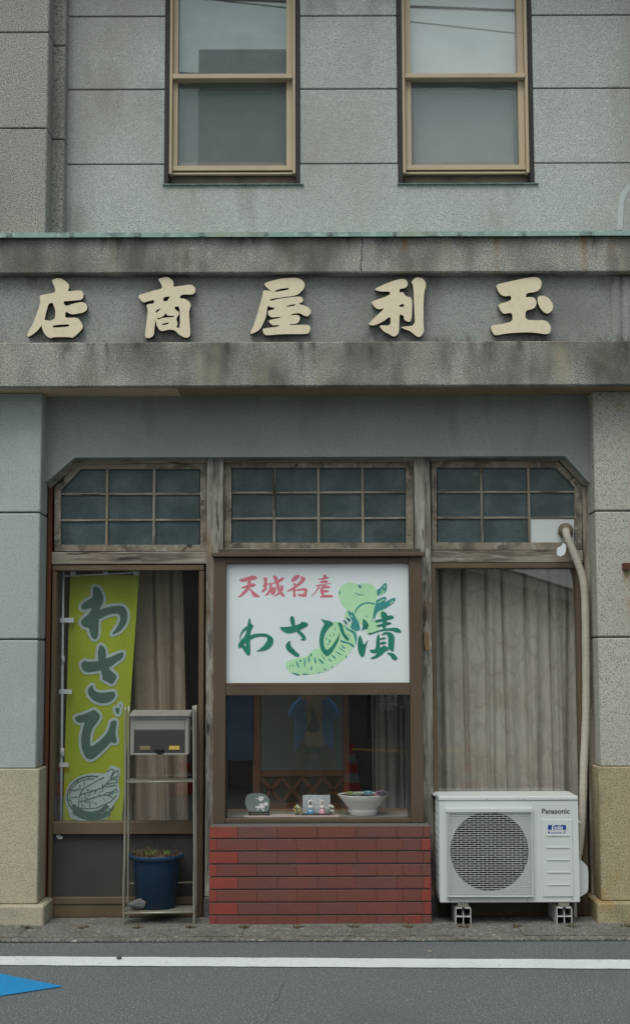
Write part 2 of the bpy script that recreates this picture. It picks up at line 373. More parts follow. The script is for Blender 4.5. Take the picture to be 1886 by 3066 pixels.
M('white_road_paint', S(214, 220, 220), .8, layers=[('N', 260, U, S(180, 186, 186), .55, .7, .6, 2), ('N', 30, U, S(200, 205, 204), .5, .7, .6, 4), ('N', 55, U, S(110, 114, 114), .64, .70, .8, 6), ('N', 2, U, S(190, 196, 196), .5, .7, .5, 5)], bump=(220, .4, .004))
M('blue_road_paint', S(18, 136, 196), .8, layers=[('N', 220, U, S(12, 104, 156), .52, .68, .6, 2), ('N', 3, U, S(30, 120, 176), .45, .7, .4, 4), ('N', 60, U, S(84, 96, 102), .60, .66, .7, 6)], bump=(220, .4, .004))
for nm, cc in (('brick_red', (116, 68, 60)), ('brick_brown', (110, 70, 64)), ('brick_bright', (138, 64, 55))):
    M(nm, S(*cc), .42, spec=.5, layers=[('N', 7, U, S(100, 72, 70), .48, .68, .6, 4), ('N', 150, U, S(int(cc[0] * .78), int(cc[1] * .78), int(cc[2] * .8)), .52, .68, .55, 2), ('N', 3.5, U, S(134, 68, 58), .58, .72, .4, 3)], bump=(140, .25, .003), rand=.05)
M('mortar', S(104, 102, 97), .95, layers=[('N', 90, U, S(76, 74, 70), .45, .65, .6, 3)])
M('sign_white', S(222, 230, 232), .35, spec=.5, layers=[('N', 2.2, U, S(205, 215, 220), .5, .7, .5, 4)])
M('print_red', S(206, 122, 136), .5, layers=[('N', 60, U, S(194, 96, 112), .45, .7, .6, 4)])
M('print_green', S(40, 128, 108), .45, layers=[('N', 22, U, S(20, 106, 86), .5, .68, .7, 3)])
M('print_teal', S(62, 146, 142), .45, layers=[('N', 30, U, S(52, 130, 132), .45, .7, .6, 3)])
M('print_light_green', S(176, 222, 176), .45, layers=[('N', 20, U, S(190, 232, 184), .45, .7, .6, 3)])
M('banner_cloth', S(158, 172, 40), .85, layers=[('N', 4, (1, 1, .4), S(138, 158, 42), .45, .7, .6, 4)])
M('banner_dark', S(74, 104, 94), .85)
M('banner_pale', S(172, 190, 186), .85)
M('plastic_white', S(214, 222, 226), .45)
M('ac_white', S(202, 207, 204), .42, spec=.45, layers=[('N', 3, U, S(190, 195, 191), .45, .7, .5, 4), ('N', 60, (1, 1, .5), S(150, 146, 132), .66, .78, .35, 4)])
M('ac_line', S(150, 155, 154), .5)
M('ac_black', S(20, 23, 24), .6)
M('ac_fan', S(30, 36, 36), .45)
M('ac_coil', S(70, 74, 72), .5, .4)
M('ac_blue', S(26, 62, 140), .4)
M('ac_text', S(34, 42, 52), .4)
M('block_grey', S(190, 190, 184), .6)
M('pipe_tape', S(184, 178, 165), .75, layers=[('N', 5, U, S(164, 156, 141), .45, .7, .5, 4), ('W', 9, (.05, .05, 1), S(158, 148, 128), .90, .98, .5, 1.5)])
M('putty', S(120, 108, 92), .8, layers=[('N', 20, U, S(86, 76, 64), .45, .7, .6, 4)])
M('galvanised', S(148, 145, 132), .45, .45, layers=[('N', 14, (1, 1, .3), S(128, 122, 104), .48, .68, .6, 5)])
M('stainless', S(164, 163, 156), .42, .45, layers=[('N', 5, U, S(178, 174, 164), .45, .7, .5, 4)])
M('mail_dark', S(74, 72, 70), .4, .3)
M('mail_slot', S(122, 116, 80), .4)
M('mail_slot_gold', S(196, 168, 84), .4)
M('pot_blue', S(22, 56, 82), .5, layers=[('N', 4, (1, 1, .5), S(26, 48, 66), .45, .7, .6, 4), ('N', 50, U, S(60, 98, 132), .64, .76, .4, 3)])
M('dry_grass', S(112, 92, 66), .9, layers=[('N', 25, U, S(66, 49, 37), .42, .60, .8, 3), ('N', 14, U, S(94, 100, 58), .55, .66, .8, 3)])
M('green_grass', S(96, 140, 52), .8)
M('weed', S(104, 92, 52), .9, layers=[('N', 40, U, S(60, 54, 34), .45, .65, .7, 3)])
M('rock', S(96, 97, 94), .95, layers=[('N', 14, U, S(68, 68, 66), .45, .65, .7, 5)], bump=(40, .8, .01))
M('ceramic_white', S(234, 238, 235), .35, spec=.5, layers=[('N', 3, (1, 1, 6), S(212, 218, 214), .45, .7, .5, 3)])
M('vase_grey', S(120, 136, 130), .5, layers=[('N', 9, U, S(148, 140, 134), .5, .7, .6, 4)])
M('lacquer_black', S(30, 32, 32), .35)
M('silver_paper', S(186, 192, 194), .45, layers=[('N', 70, U, S(214, 218, 220), .5, .64, .8, 2)])
M('doll_white', S(236, 238, 236), .5)
M('doll_blue', S(60, 148, 200), .5)
M('doll_pink', S(224, 150, 170), .5)
M('doll_gold', S(150, 116, 60), .5)
M('bead_yellow', S(218, 190, 70), .5); M('bead_white', S(232, 232, 226), .5); M('bead_green', S(86, 120, 76), .6)
M('mat_pink', S(196, 178, 168), .9)
M('succ_green', S(150, 172, 120), .6); M('succ_pale', S(172, 192, 168), .6); M('succ_blue', S(150, 178, 184), .6); M('succ_purple', S(132, 116, 136), .6); M('succ_pink', S(214, 150, 160), .6)
M('shelf', S(150, 146, 134), .6)
M('screen_wood', S(146, 98, 64), .6, layers=[('N', 10, (.3, 1, 1), S(136, 82, 46), .45, .7, .6, 4)])
M('screen_paper', S(122, 132, 120), .9)
M('screen_weave', S(150, 112, 78), .8)
M('poster_blue', S(20, 58, 92), .6, layers=[('N', 4, (.6, 1, 3), S(32, 74, 108), .5, .62, .6, 2)])
M('rusty_iron', S(92, 62, 48), .9, layers=[('N', 60, U, S(62, 44, 38), .45, .65, .8, 4)])
M('brass', S(170, 120, 50), .5, .3)
M('steel_hook', S(200, 202, 196), .4, .5)
M('cable', S(36, 38, 40), .7)
M('cone_red', S(206, 44, 40), .5); M('cone_white', S(160, 162, 160), .6); M('sign_writing', S(226, 226, 222), .6)
M('bar_yellow', S(222, 186, 50), .5)
M('parking_green', S(34, 60, 48), .6)
M('house_wall', S(128, 126, 120), .9); M('house_roof', S(74, 78, 82), .8); M('house_trim', S(206, 202, 190), .7); M('block_wall', S(120, 126, 132), .9); M('block_window', S(60, 66, 72), .3)
M('skin', S(206, 160, 132), .6); M('jacket_blue', S(36, 140, 214), .8); M('trousers', S(92, 82, 68), .9); M('shirt', S(46, 46, 48), .9); M('hair', S(28, 24, 22), .7); M('boots', S(70, 44, 30), .7)

def screen_mat(name, col, op):
    m = bpy.data.materials.new(name); m.use_nodes = True; n = m.node_tree.nodes; l = m.node_tree.links; n.clear()
    o = n.new('ShaderNodeOutputMaterial'); mx = n.new('ShaderNodeMixShader'); mx.inputs[0].default_value = op
    t = n.new('ShaderNodeBsdfTransparent'); d = n.new('ShaderNodeBsdfDiffuse'); d.inputs[0].default_value = col
    l.new(t.outputs[0], mx.inputs[1]); l.new(d.outputs[0], mx.inputs[2]); l.new(mx.outputs[0], o.inputs[0]); MATS[name] = m
screen_mat('insect_mesh', S(128, 137, 138), .42)
M('crack_dark', S(74, 77, 78), .95)
# ------------------------------------------------------------------ ground
XL, XR = -3.4, 3.4
YG0 = G(943, 2754).y                # street side of the shop front's foot
YG1 = G(943, 2821).y                # gutter / asphalt edge
road = struct(box('road', -60, 60, -60, YG1 + .002, -.3, 0, 'asphalt'))
gutter = struct(box('gutter', -12, 12, YG1 + .003, YG0 - .002, -.3, .004, 'soil'))
apron = struct(box('apron', -12, 12, YG0, .30, -.3, .008, 'apron_concrete'))
back_ground = struct(box('ground', -60, 60, .301, 40, -.3, -.004, 'apron_concrete'))
kerb_y0 = YG1 + .075
edge = obj('gutter_edge', bx(bmesh.new(), -12, 12, YG1 + .004, kerb_y0 - .006, -.1, .014), 'gutter_concrete', gutter, bev=.004)
holes = [85, 250, 412, 573, 732, 896, 1059, 1222, 1385, 1549, 1711, 1874]
HX = [G(px, 2784).x for px in holes]
pitch = (HX[-1] - HX[0]) / (len(HX) - 1)
HX = [HX[0] - pitch * 2, HX[0] - pitch] + HX + [HX[-1] + pitch, HX[-1] + 2 * pitch]
ly0, ly1 = kerb_y0, YG0 - .006
ymid = G(943, 2785).y
for i in range(len(HX) - 1):
    a, b = HX[i] + .0006, HX[i + 1] - .0006
    rr = .032
    poly = [(a, ly0), (b, ly0), (b, ymid - rr), (b - rr * .8, ymid - rr * .4), (b - rr * .8, ymid + rr * .4), (b, ymid + rr), (b, ly1), (a, ly1), (a, ymid + rr), (a + rr * .8, ymid + rr * .4), (a + rr * .8, ymid - rr * .4), (a, ymid - rr)]
    bm = bmesh.new(); zt = .016 + random.uniform(-.002, .002)
    lo = [bm.verts.new((x, y, -.03)) for x, y in poly]; hi = [bm.verts.new((x, y, zt + random.uniform(-.0015, .0015))) for x, y in poly]
    bm.faces.new(hi); bm.faces.new(lo[::-1])
    for k in range(len(poly)):
        j = (k + 1) % len(poly); bm.faces.new((lo[k], lo[j], hi[j], hi[k]))
    obj('gutter_lid', bm, 'gutter_concrete', gutter)

def ground_poly(name, pts, z, mat):
    bm = bmesh.new(); top = [bm.verts.new((p.x, p.y, z)) for p in pts]
    bm.faces.new(top)
    bmesh.ops.recalc_face_normals(bm, faces=bm.faces)
    if bm.faces[:][0].normal.z < 0: bmesh.ops.reverse_faces(bm, faces=bm.faces)
    me = bpy.data.meshes.new(name); bm.to_mesh(me); bm.free(); me.materials.append(MATS[mat])
    o = bpy.data.objects.new(name, me); COL.objects.link(o); return struct(o)
# white edge line, with slightly ragged borders
A0, A1 = G(0, 2865.5), G(1886, 2876); B0, B1 = G(0, 2892), G(1886, 2903)
def ext(a, b, t): return a + (b - a) * t
top, bot = [], []
N = 160
for i in range(N + 1):
    t = -1.0 + 3.0 * i / N
    p = ext(A0, A1, t); q = ext(B0, B1, t)
    top.append(p + Vector((0, random.uniform(-.004, .004), 0))); bot.append(q + Vector((0, random.uniform(-.004, .004), 0)))
bm = bmesh.new()
tv = [bm.verts.new((p.x, p.y, .004)) for p in top]; bv = [bm.verts.new((p.x, p.y, .004)) for p in bot]
for i in range(N): bm.faces.new((bv[i], bv[i + 1], tv[i + 1], tv[i]))
struct(obj('road_line', bm, 'white_road_paint'))
# blue arrow head pointing right
tip = G(191, 2955.5); u0 = G(0, 2917); w0 = G(0, 2985)
u1 = ext(tip, u0, 1.5); w1 = ext(tip, w0, 1.5)
m0 = ext(u1, w1, .3); m1 = ext(u1, w1, .7)
ground_poly('road_arrow', [tip, u1, m0, m0 + Vector((-.9, 0, 0)), m1 + Vector((-.9, 0, 0)), m1, w1], .004, 'blue_road_paint')

for pts in ([(852, 2943), (838, 2968), (832, 2990), (818, 3005), (838, 3012), (830, 3030), (806, 3038), (796, 3058), (775, 3070)], [(832, 2990), (812, 3006), (808, 3008)]):
    q = [G(*p) for p in pts]; bm = bmesh.new()
    l_ = [bm.verts.new((p.x - .0009, p.y, .0035)) for p in q]; r_ = [bm.verts.new((p.x + .0009, p.y + .001, .0035)) for p in q]
    for k in range(len(q) - 1): bm.faces.new((l_[k], r_[k], r_[k + 1], l_[k + 1]))
    obj('crack', bm, 'crack_dark', road)
# ------------------------------------------------------------------ building
bld = thing('shop_building', 'old grey stone-faced shop building with timber shop front and stained fascia', 'building', (0, 0, 0))
YU = .06
def panel(name, px0, py0, px1, py1, Y, mat, depth=.05, g=.0035, my=None, bev=.004):
    ym = (py0 + py1) / 2 if my is None else my; xm = (px0 + px1) / 2
    return box(name, X(px0, ym, Y) + g, X(px1, ym, Y) - g, Y, Y + depth, Z(xm, py1, Y) + g, Z(xm, py0, Y) - g, mat, bld, bev)
# upper wall: core and panels
z_band = Z(943, 700, YU) - .25
z_top = Z(943, -330, YU)
wl0, wl1 = 507, 888       # clear opening px of left window (at its mid height)
rows = [(-330, -170), (-170, 47.5), (47.5, 266.5), (266.5, 490.5)]
xa, xb = X(194, 300, YU), X(1890, 300, YU) + .75
W1 = (X(496, 400, YU), X(898, 400, YU)); W2 = (X(1190, 400, YU), X(1592, 400, YU))
zs = Z(943, 550, YU); zt = Z(943, -60, YU)
cols = [(xa, W1[0]), (W1[1], W2[0]), (W2[1], xb)]
g = .0035
for (r0, r1) in rows:
    zz0, zz1 = Z(943, r1, YU), Z(943, r0, YU)
    for (c0, c1) in cols:
        if zz0 < zs: continue
        box('wall_panel', c0 + (g if c0 == xa else 0), c1 - (g if c1 == xb else 0), YU, YU + .1, zz0 + g, zz1 - g, 'washed_stone', bld, .004)
# row below, reaching down to the fascia and round the window sills
zr = Z(943, 490.5, YU) - g
poly = [(xa + g, z_band), (xb - g, z_band), (xb - g, zr), (W2[1], zr), (W2[1], zs), (W2[0], zs), (W2[0], zr), (W1[1], zr), (W1[1], zs), (W1[0], zs), (W1[0], zr), (xa + g, zr)]
plate('wall_panel', [poly], [], YU, .1, 'washed_stone', bld)
for c in cols: box('wall_core', c[0], c[1], YU + .012, YU + .3, z_band, z_top, 'joint', bld)
for w in (W1, W2):
    box('wall_core', w[0], w[1], YU + .2, YU + .3, z_band, zs, 'joint', bld)
    box('wall_core', w[0], w[1], YU + .02, YU + .3, zt, z_top, 'joint', bld)
    box('wall_panel', w[0], w[1], YU, YU + .02, zt, z_top, 'washed_stone', bld)
box('roof_slab', -3.6, 3.6, -.45, 3.6, z_top, z_top + .18, 'fascia_stone', bld, .01)
# old pale filled chase on the wall at the right
ch = [(1090, 700), (1000, 760), (900, 850), (800, 1000), (740, 1250), (700, 1500), (690, 1800), (660, 2150), (840, 2150), (860, 1800), (870, 1450), (900, 1200), (1000, 1000), (1120, 900)]
plate('filled_chase', [zp(ch, (1780, 480), 10.245, YU)], [], YU - .003, .004, 'chase_fill', bld)
# upper pilasters
def pil(px_edge, py_edge, Y, side, mat, y_joints, far, name, yback):
    x = X(px_edge, py_edge, Y); x0, x1 = (far, x) if side < 0 else (x, far)
    zz = [Z(px_edge, j, Y) for j in y_joints]
    for a, b in zip(zz, zz[1:]): box(name, x0, x1, Y, Y + .06, b + .003, a - .003, mat, bld, .006)
    box('pilaster_core', x0 + .012, x1 - .012, Y + .012, yback, zz[-1], zz[0], 'joint' if mat != 'grey_plaster' else 'joint', bld)
    s = x1 if side < 0 else x0
    for a, b in zip(zz, zz[1:]): box(name, s - (.02 if side < 0 else 0), s + (0 if side < 0 else .02), Y + .061, yback, b + .003, a - .003, mat, bld, .004)
pil(143, 345, -.20, -1, 'washed_stone_dark', [-330, -190, 97, 384, 720], -3.3, 'pilaster_block', .12)
pil(194, 345, -.04, -1, 'washed_stone_dark', [-330, -150, 137, 417, 740], X(130, 345, -.04), 'pilaster_step', .12)
pil(1932, 100, -.20, 1, 'washed_stone_dark', [-330, -190, 92, 379, 720], 3.3, 'pilaster_block', .12)

# ---- upper windows
def upper_window(L, R_, gl, gr, label, blind, gm):
    """L,R_: dark outer edges; gl, gr: glass edges (px at y 400)"""
    Y = YU + .05
    fr = bmesh.new()
    x0, x1 = X(L, 400, Y), X(R_, 400, Y)
    gx0, gx1 = X(gl, 400, Y), X(gr, 400, Y)
    def zY(py, y=Y): return Z(943, py, y)
    m = 10
    f = pbox('upper_window', L + m, -60, R_ - m, -45, Y - .03, Y + .08, 'bronze_aluminium', bld)
    f['label'] = label
    box('surround', x0 - .001, X(L + m + 2, 400, Y), YU - .004, YU + .19, zs, zt, 'dark_rubber', f)
    box('surround', X(R_ - m - 2, 400, Y), x1 + .001, YU - .004, YU + .19, zs, zt, 'dark_rubber', f)
    box('stile', X(L + m + 2.5, 400, Y), X(L + m + 12, 400, Y), Y - .045, Y + .06, zY(527), zt, 'bronze_aluminium', f, .003)
    box('stile', X(R_ - m - 12, 400, Y), X(R_ - m - 2.5, 400, Y), Y - .045, Y + .06, zY(527), zt, 'bronze_aluminium', f, .003)
    box('sash_stile', X(L + m + 12.5, 400, Y), gx0, Y - .012, Y + .05, zY(498), zt, 'bronze_aluminium', f, .002)
    box('sash_stile', gx1, X(R_ - m - 12.5, 400, Y), Y - .012, Y + .05, zY(498), zt, 'bronze_aluminium', f, .002)
    box('meeting_rail', X(L + m + 10, 400, Y) + .004, X(R_ - m - 10, 400, Y) - .004, Y - .055, Y + .055, zY(245), zY(231), 'bronze_aluminium', f, .003)
    box('bottom_rail', X(L + m + 12.5, 400, Y), X(R_ - m - 12.5, 400, Y), Y - .02, Y + .052, zY(513), zY(498.5), 'bronze_aluminium', f, .002)
    box('track', X(L + m + 12.5, 400, Y), X(R_ - m - 12.5, 400, Y), Y - .015, Y + .06, zY(524), zY(518), 'bronze_aluminium', f, .002)
    box('sill', x0, x1, Y + .01, Y + .1, zs - .003, zY(527), 'dark_sill', f)
    box('sill_flashing', x0 - .008, x1 + .022, YU - .016, YU + .05, zs - .010, zs - .003, 'copper_solder', f, .002)
    # inner mosquito-screen frame of the lower sash
    iy = Y + .045
    s1 = 10
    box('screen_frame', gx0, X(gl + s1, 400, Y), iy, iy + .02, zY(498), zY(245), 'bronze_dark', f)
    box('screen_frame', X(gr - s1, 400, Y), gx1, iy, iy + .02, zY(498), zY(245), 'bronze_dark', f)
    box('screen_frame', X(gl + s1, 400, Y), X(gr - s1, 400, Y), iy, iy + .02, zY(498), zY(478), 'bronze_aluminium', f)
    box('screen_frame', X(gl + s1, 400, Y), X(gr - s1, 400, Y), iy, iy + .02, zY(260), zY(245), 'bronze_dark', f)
    box('pane', gx0, gx1, Y + .02, Y + .026, zY(499), zY(245), gm, f)
    bm = bmesh.new(); bm.faces.new([bm.verts.new(c) for c in ((gx0, Y + .008, zY(498.5)), (gx1, Y + .008, zY(498.5)), (gx1, Y + .008, zY(245)), (gx0, Y + .008, zY(245)))]); obj('insect_screen', bm, 'insect_mesh', f)
    box('pane', gx0, gx1, Y + .028, Y + .034, zY(231), zt, gm, f)
    box('blind', x0, x1, Y + .09, Y + .1, zs, zt, blind, f)
    return f
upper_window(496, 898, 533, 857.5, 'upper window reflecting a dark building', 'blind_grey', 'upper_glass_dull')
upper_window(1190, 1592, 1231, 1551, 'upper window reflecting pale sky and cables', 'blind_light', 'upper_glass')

# ---- fascia
YF = -.40
z1, z2, z3, z4 = Z(943, 708, YF), Z(943, 817, YF), Z(943, 1023, YF), Z(943, 1155.5, YF)
box('fascia_band', XL, XR, YF, .05, z2, z1, 'fascia_stone', bld, .008)
box('sign_band', XL, XR, YF + .07, .05, z3 - .01, z2 + .01, 'sign_band_stone', bld)
box('fascia_band', XL, XR, YF, -.345, z4, z3, 'fascia_stone', bld, .006)
box('band_core', XL, XR, -.345, .05, z4 + .02, z3 - .012, 'joint', bld)
for px0, px1 in ((1826, 1858), (1861, 1893), (1896, 1928)):
    bm = bmesh.new(); xx0, xx1 = X(px0, 920, YF + .07), X(px1, 920, YF + .07); cxx = (xx0 + xx1) / 2; rw = (xx1 - xx0) / 2
    za, zb = z3 - .005, z2 - .03
    ring = [(cxx + rw * math.cos(math.pi * k / 8), YF + .072 - rw * .55 * math.sin(math.pi * k / 8)) for k in range(9)]
    lo = [bm.verts.new((x, y, za)) for x, y in ring]; hi = [bm.verts.new((x, y, zb + .02)) for x, y in ring]
    for k in range(8): bm.faces.new((lo[k], lo[k + 1], hi[k + 1], hi[k]))
    bm.faces.new(hi); bm.faces.new(lo[::-1])
    obj('flute', bm, 'sign_band_stone', bld)
# crack through the upper band
ck = [(1083, 712), (1085, 730), (1082, 748), (1084, 766), (1080, 790), (1081, 812)]
ckp = [P(a, b, YF - .0015) for a, b in ck]
bm = bmesh.new()
l_ = [bm.verts.new((p.x - .0022, p.y, p.z)) for p in ckp]; r_ = [bm.verts.new((p.x + .0022, p.y, p.z)) for p in ckp]
for k in range(len(ckp) - 1): bm.faces.new((l_[k], r_[k], r_[k + 1], l_[k + 1]))
obj('crack', bm, 'dark_rubber', bld)
# copper flashing, in lengths with soldered laps
zf0, zf1 = Z(943, 708, YF - .03), Z(943, 693.5, YF - .03)
seg = 187 / 532.0
x = X(23, 700, YF - .03) - 4 * seg
while x < XR:
    bm = bmesh.new()
    prof = [(YF - .03, zf0), (YF - .024, zf1), (.05, zf1 + .03), (.05, zf1 + .024), (YF - .018, zf1 - .008), (YF - .022, zf0)]
    a = [bm.verts.new((x + .001, y, z + random.uniform(-.001, .001))) for y, z in prof]; b = [bm.verts.new((x + seg - .001, y, z + random.uniform(-.001, .001))) for y, z in prof]
    for k in range(len(prof)):
        j = (k + 1) % len(prof); bm.faces.new((a[k], a[j], b[j], b[k]))
    bm.faces.new(a[::-1]); bm.faces.new(b)
    fl = obj('flashing', bm, 'copper_patina', bld)
    box('solder_lap', x - .016 + random.uniform(0, .012), x + random.uniform(.008, .026), YF - .0325, YF - .0285, zf0 + random.uniform(0, .006), zf1 - random.uniform(.001, .006), 'copper_solder', fl, .003)
    x += seg
# soffit
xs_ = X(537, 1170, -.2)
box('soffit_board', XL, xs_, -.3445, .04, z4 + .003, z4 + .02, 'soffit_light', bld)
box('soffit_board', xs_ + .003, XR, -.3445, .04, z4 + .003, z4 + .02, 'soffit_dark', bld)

# ---- ground floor pilasters
YP = -.21
xpl, xpr = X(122, 1500, YP), X(1780, 1500, YP)
for side, xe, jj, mat in ((-1, xpl, (1535, 1914.6, 2301), 'pilaster_plaster'), (1, xpr, (1530, 1908, 2295), 'pilaster_stone')):
    pxm = 60 if side < 0 else 1830
    zz = [z4 + .003] + [Z(pxm, j, YP) for j in jj]
    x0, x1 = (XL, xe) if side < 0 else (xe, XR)
    gj = .004
    for k in range(3):
        bm = bx(bmesh.new(), x0, x1, YP, .1, zz[k + 1] + (gj if k < 2 else 0), zz[k] - (gj if k else 0))
        obj('pilaster_block', bm, mat, bld, bev=.006)
    box('pilaster_core', x0 + .01, x1 - .01, YP + .012, .09, zz[3], zz[0], 'joint', bld)
    xd = X(119, 2305, -.225) if side < 0 else X(1793, 2400, -.225)
    zpl = Z(pxm, 2712 if side < 0 else 2703, -.28)
    x0, x1 = (XL, xd) if side < 0 else (xd, XR)
    box('dado', x0, x1, -.225, .1, zpl, zz[3] - .001, 'dado_granite' if side < 0 else 'dado_granite_stained', bld, .006)
    xq = X(132, 2720, -.28) if side < 0 else X(1788, 2715, -.28)
    x0, x1 = (XL, xq) if side < 0 else (xq, XR)
    box('plinth', x0, x1, -.28, .1, .004, zpl - .001, 'plinth_granite' if side < 0 else 'dado_granite_stained', bld, .008)
# lintel with cut corners
YL = -.09
c1, c2, c3, c4 = [(p.x, p.z) for p in (P(140, 1443, YL), P(225, 1371, YL), P(1690, 1364, YL), P(1762, 1445, YL))]
zc = (c2[1] + c3[1]) / 2
plate('lintel', [[(xpl - .05, z4 + .01), (xpr + .05, z4 + .01), (xpr + .05, c4[1]), c4, (c3[0], zc), (c2[0], zc), c1, (xpl - .05, c1[1])]], [], YL, .11, 'grey_plaster', bld)

# ---- timber shop front
def ring(name, outer, inner, Y, th, mat, par):
    return plate(name, [pp(outer, Y)], [pp(inner, Y)] if inner else [], Y, th, mat, par)
# header mouldings
ring('header', [(140, 1446), (225, 1374), (225, 1370), (620, 1370), (620, 1386), (234, 1388), (161, 1452), (152, 1462)], None, -.02, .06, 'wood_horizontal', bld)
ring('header', [(669, 1368), (1240, 1366), (1240, 1382), (669, 1384)], None, -.02, .06, 'wood_horizontal', bld)
ring('header', [(1288, 1366), (1690, 1362), (1768, 1445), (1768, 1462), (1744, 1452), (1675, 1379), (1288, 1381)], None, -.02, .06, 'wood_horizontal', bld)
# posts
for a, b in ((619, 669), (1240, 1288)):
    x0, x1 = X(a, 1500, -.035), X(b, 1500, -.035)
    p = box('post', x0, x1, -.035, .08, .12, Z(943, 1369, -.035), 'wood_post', bld, .004)
    box('post_footing', x0 - .006, x1 + .006, -.045, .09, .006, .12, 'rock', p, .008)
box('red_board', X(145, 1500, -.015), X(157.5, 1500, -.015), -.015, .08, .006, Z(150, 1455, -.015), 'red_brown_board', bld, .003)
box('jamb', X(1743, 1500, -.015), X(1764, 1500, -.015), -.015, .08, .006, Z(1750, 1456, -.015), 'wood_vertical', bld, .003)
box('jamb', X(1763.5, 1500, .0), xpr + .02, .01, .08, .006, Z(1750, 1400, 0), 'dark_rubber', bld)
box('jamb', xpl - .02, X(145, 1500, .0), .01, .08, .006, Z(1750, 1400, 0), 'dark_rubber', bld)
pbox('rail', 155, 1652, 619, 1689, -.012, .07, 'wood_horizontal', bld, .004)
pbox('rail', 1290, 1648, 1745, 1685, -.012, .07, 'wood_horizontal', bld, .004)
pbox('rail', 669, 1641, 1240, 1690, -.005, .07, 'wood_horizontal', bld, .004)
# transoms
YT = .0
def transom(outer, inner, vx, hy, corner, label, white=None):
    f = ring('transom', outer, inner, YT, .045, 'wood_sash', bld); f['label'] = label
    x0, x1 = inner[0][0], inner[-1][0]
    xs = [inner[0][0]] + vx + [inner[-1][0]]
    yt = min(p[1] for p in inner); yb = max(p[1] for p in inner)
    ys = [yt] + hy + [yb]
    for v in vx: pbox('muntin', v - 4, yt, v + 4, yb, YT + .006, YT + .034, 'wood_vertical', f, .002)
    for h in hy: pbox('muntin', xs[0], h - 3.2, xs[-1], h + 3.2, YT + .010, YT + .030, 'wood_horizontal', f, .002)
    for i in range(len(xs) - 1):
        for j in range(3):
            poly = [(xs[i], ys[j]), (xs[i + 1], ys[j]), (xs[i + 1], ys[j + 1]), (xs[i], ys[j + 1])]
            if corner == 'L' and i == 0 and j == 0: poly = [(243, ys[j]), (xs[1], ys[0]), (xs[1], ys[1]), (xs[0], ys[1]), (xs[0], 1468)]
            if corner == 'R' and i == len(xs) - 2 and j == 0: poly = [(xs[i], ys[0]), (1663, ys[0]), (1718, 1457), (xs[i + 1], ys[1]), (xs[i], ys[1])]
            mt = 'white_panel' if white == (i, j) else 'figured_glass'
            yy = YT + (.022 if mt == 'figured_glass' else .016)
            o = plate('pane', [pp([(a + (2 if a == xs[i] else -2 if a == xs[i + 1] else 0), b) for a, b in poly], yy)], [], yy, .004, mt, f)
            if white == (i, j): o['label'] = 'white board with a pipe hole in place of a pane'
    return f
transom([(164, 1650), (165, 1460), (233, 1388), (618, 1387), (618, 1650)], [(183, 1631), (183, 1468), (243, 1404), (600, 1404), (600, 1631)], [321, 461.6], [1479, 1557], 'L', 'nine-pane transom with cut left corner')
transom([(672, 1642), (672, 1385), (1237, 1383), (1237, 1642)], [(693, 1625), (693, 1401), (1215, 1400), (1215, 1625)], [821, 953.5, 1086], [1474.5, 1552], None, 'twelve-pane transom above the display window')
transom([(1291, 1646), (1291, 1382), (1668, 1380), (1741, 1455), (1742, 1646)], [(1306.6, 1624), (1306.6, 1400), (1663, 1400), (1718, 1457), (1719.5, 1624)], [1442, 1582.5], [1473, 1550], 'R', 'nine-pane transom with cut right corner', white=(2, 2))
# brackets on the sill board over the display window
for px, w in ((664, 26), (972, 9), (1105, 14), (1240, 6)):
    pbox('bracket', px - w / 2, 1648, px + w / 2, 1652, -.012, -.004, 'steel_hook', bld, .001)

# ---- aluminium shop windows left and right of the display window
def tilt_pane(name, px0, py0, px1, py1, Y, mat, par, lean=.013):
    x0, x1 = X(px0, (py0 + py1) / 2, Y), X(px1, (py0 + py1) / 2, Y); za, zb = Z(943, py1, Y), Z(943, py0, Y)
    dy = (zb - za) * lean
    bm = bmesh.new()
    v = [bm.verts.new(c) for c in ((x0, Y - dy / 2, za), (x1, Y - dy / 2, za), (x1, Y + dy / 2, zb), (x0, Y + dy / 2, zb))]
    bm.faces.new(v)
    return obj(name, bm, mat, par)
def shop_window(L, R_, top, label, xi0, xi1, mat='bronze_dark'):
    zb = .01
    Y = -.02
    f = pbox('shop_window', L, top, R_, top + 15, Y, .06, mat, bld, .003); f['label'] = label
    ym = 1760
    zt_, zm1, zm0 = Z(943, top + 15, Y), Z(943, 2459, Y), Z(943, 2496, Y)
    zl = Z(943, 2685, Y)
    box('stile', X(L, ym, Y), X(xi0, ym, Y), Y, .06, zb, zt_, mat, f, .003)
    box('stile', X(xi1, ym, Y), X(R_, ym, Y), Y, .06, zb, zt_, mat, f, .003)
    box('mid_rail', X(xi0, ym, Y), X(xi1, ym, Y), Y - .004, .058, zm0, zm1, mat, f, .003)
    box('bottom_rail', X(xi0, ym, Y), X(xi1, ym, Y), Y - .004, .058, zb, zl, mat, f, .003)
    box('bottom_lip', X(xi0, ym, Y), X(xi1, ym, Y), Y - .012, Y - .0045, zl - .032, zl - .02, mat, f)
    box('kick_panel', X(xi0, ym, Y), X(xi1, ym, Y), .012, .03, zl, zm0, 'dark_panel', f)
    x0, x1 = X(xi0, ym, .02), X(xi1, ym, .02)
    bm = bmesh.new(); dy = (zt_ - zm1) * .02
    bm.faces.new([bm.verts.new(c) for c in ((x0 - .004, .022 - dy / 2, zm1 - .004), (x1 + .004, .022 - dy / 2, zm1 - .004), (x1 + .004, .022 + dy / 2, zt_ + .004), (x0 - .004, .022 + dy / 2, zt_ + .004))])
    obj('pane', bm, 'window_glass', f)
    return f
shop_window(157.5, 612, 1693, 'brown shop window with the banner behind it', 170, 596)
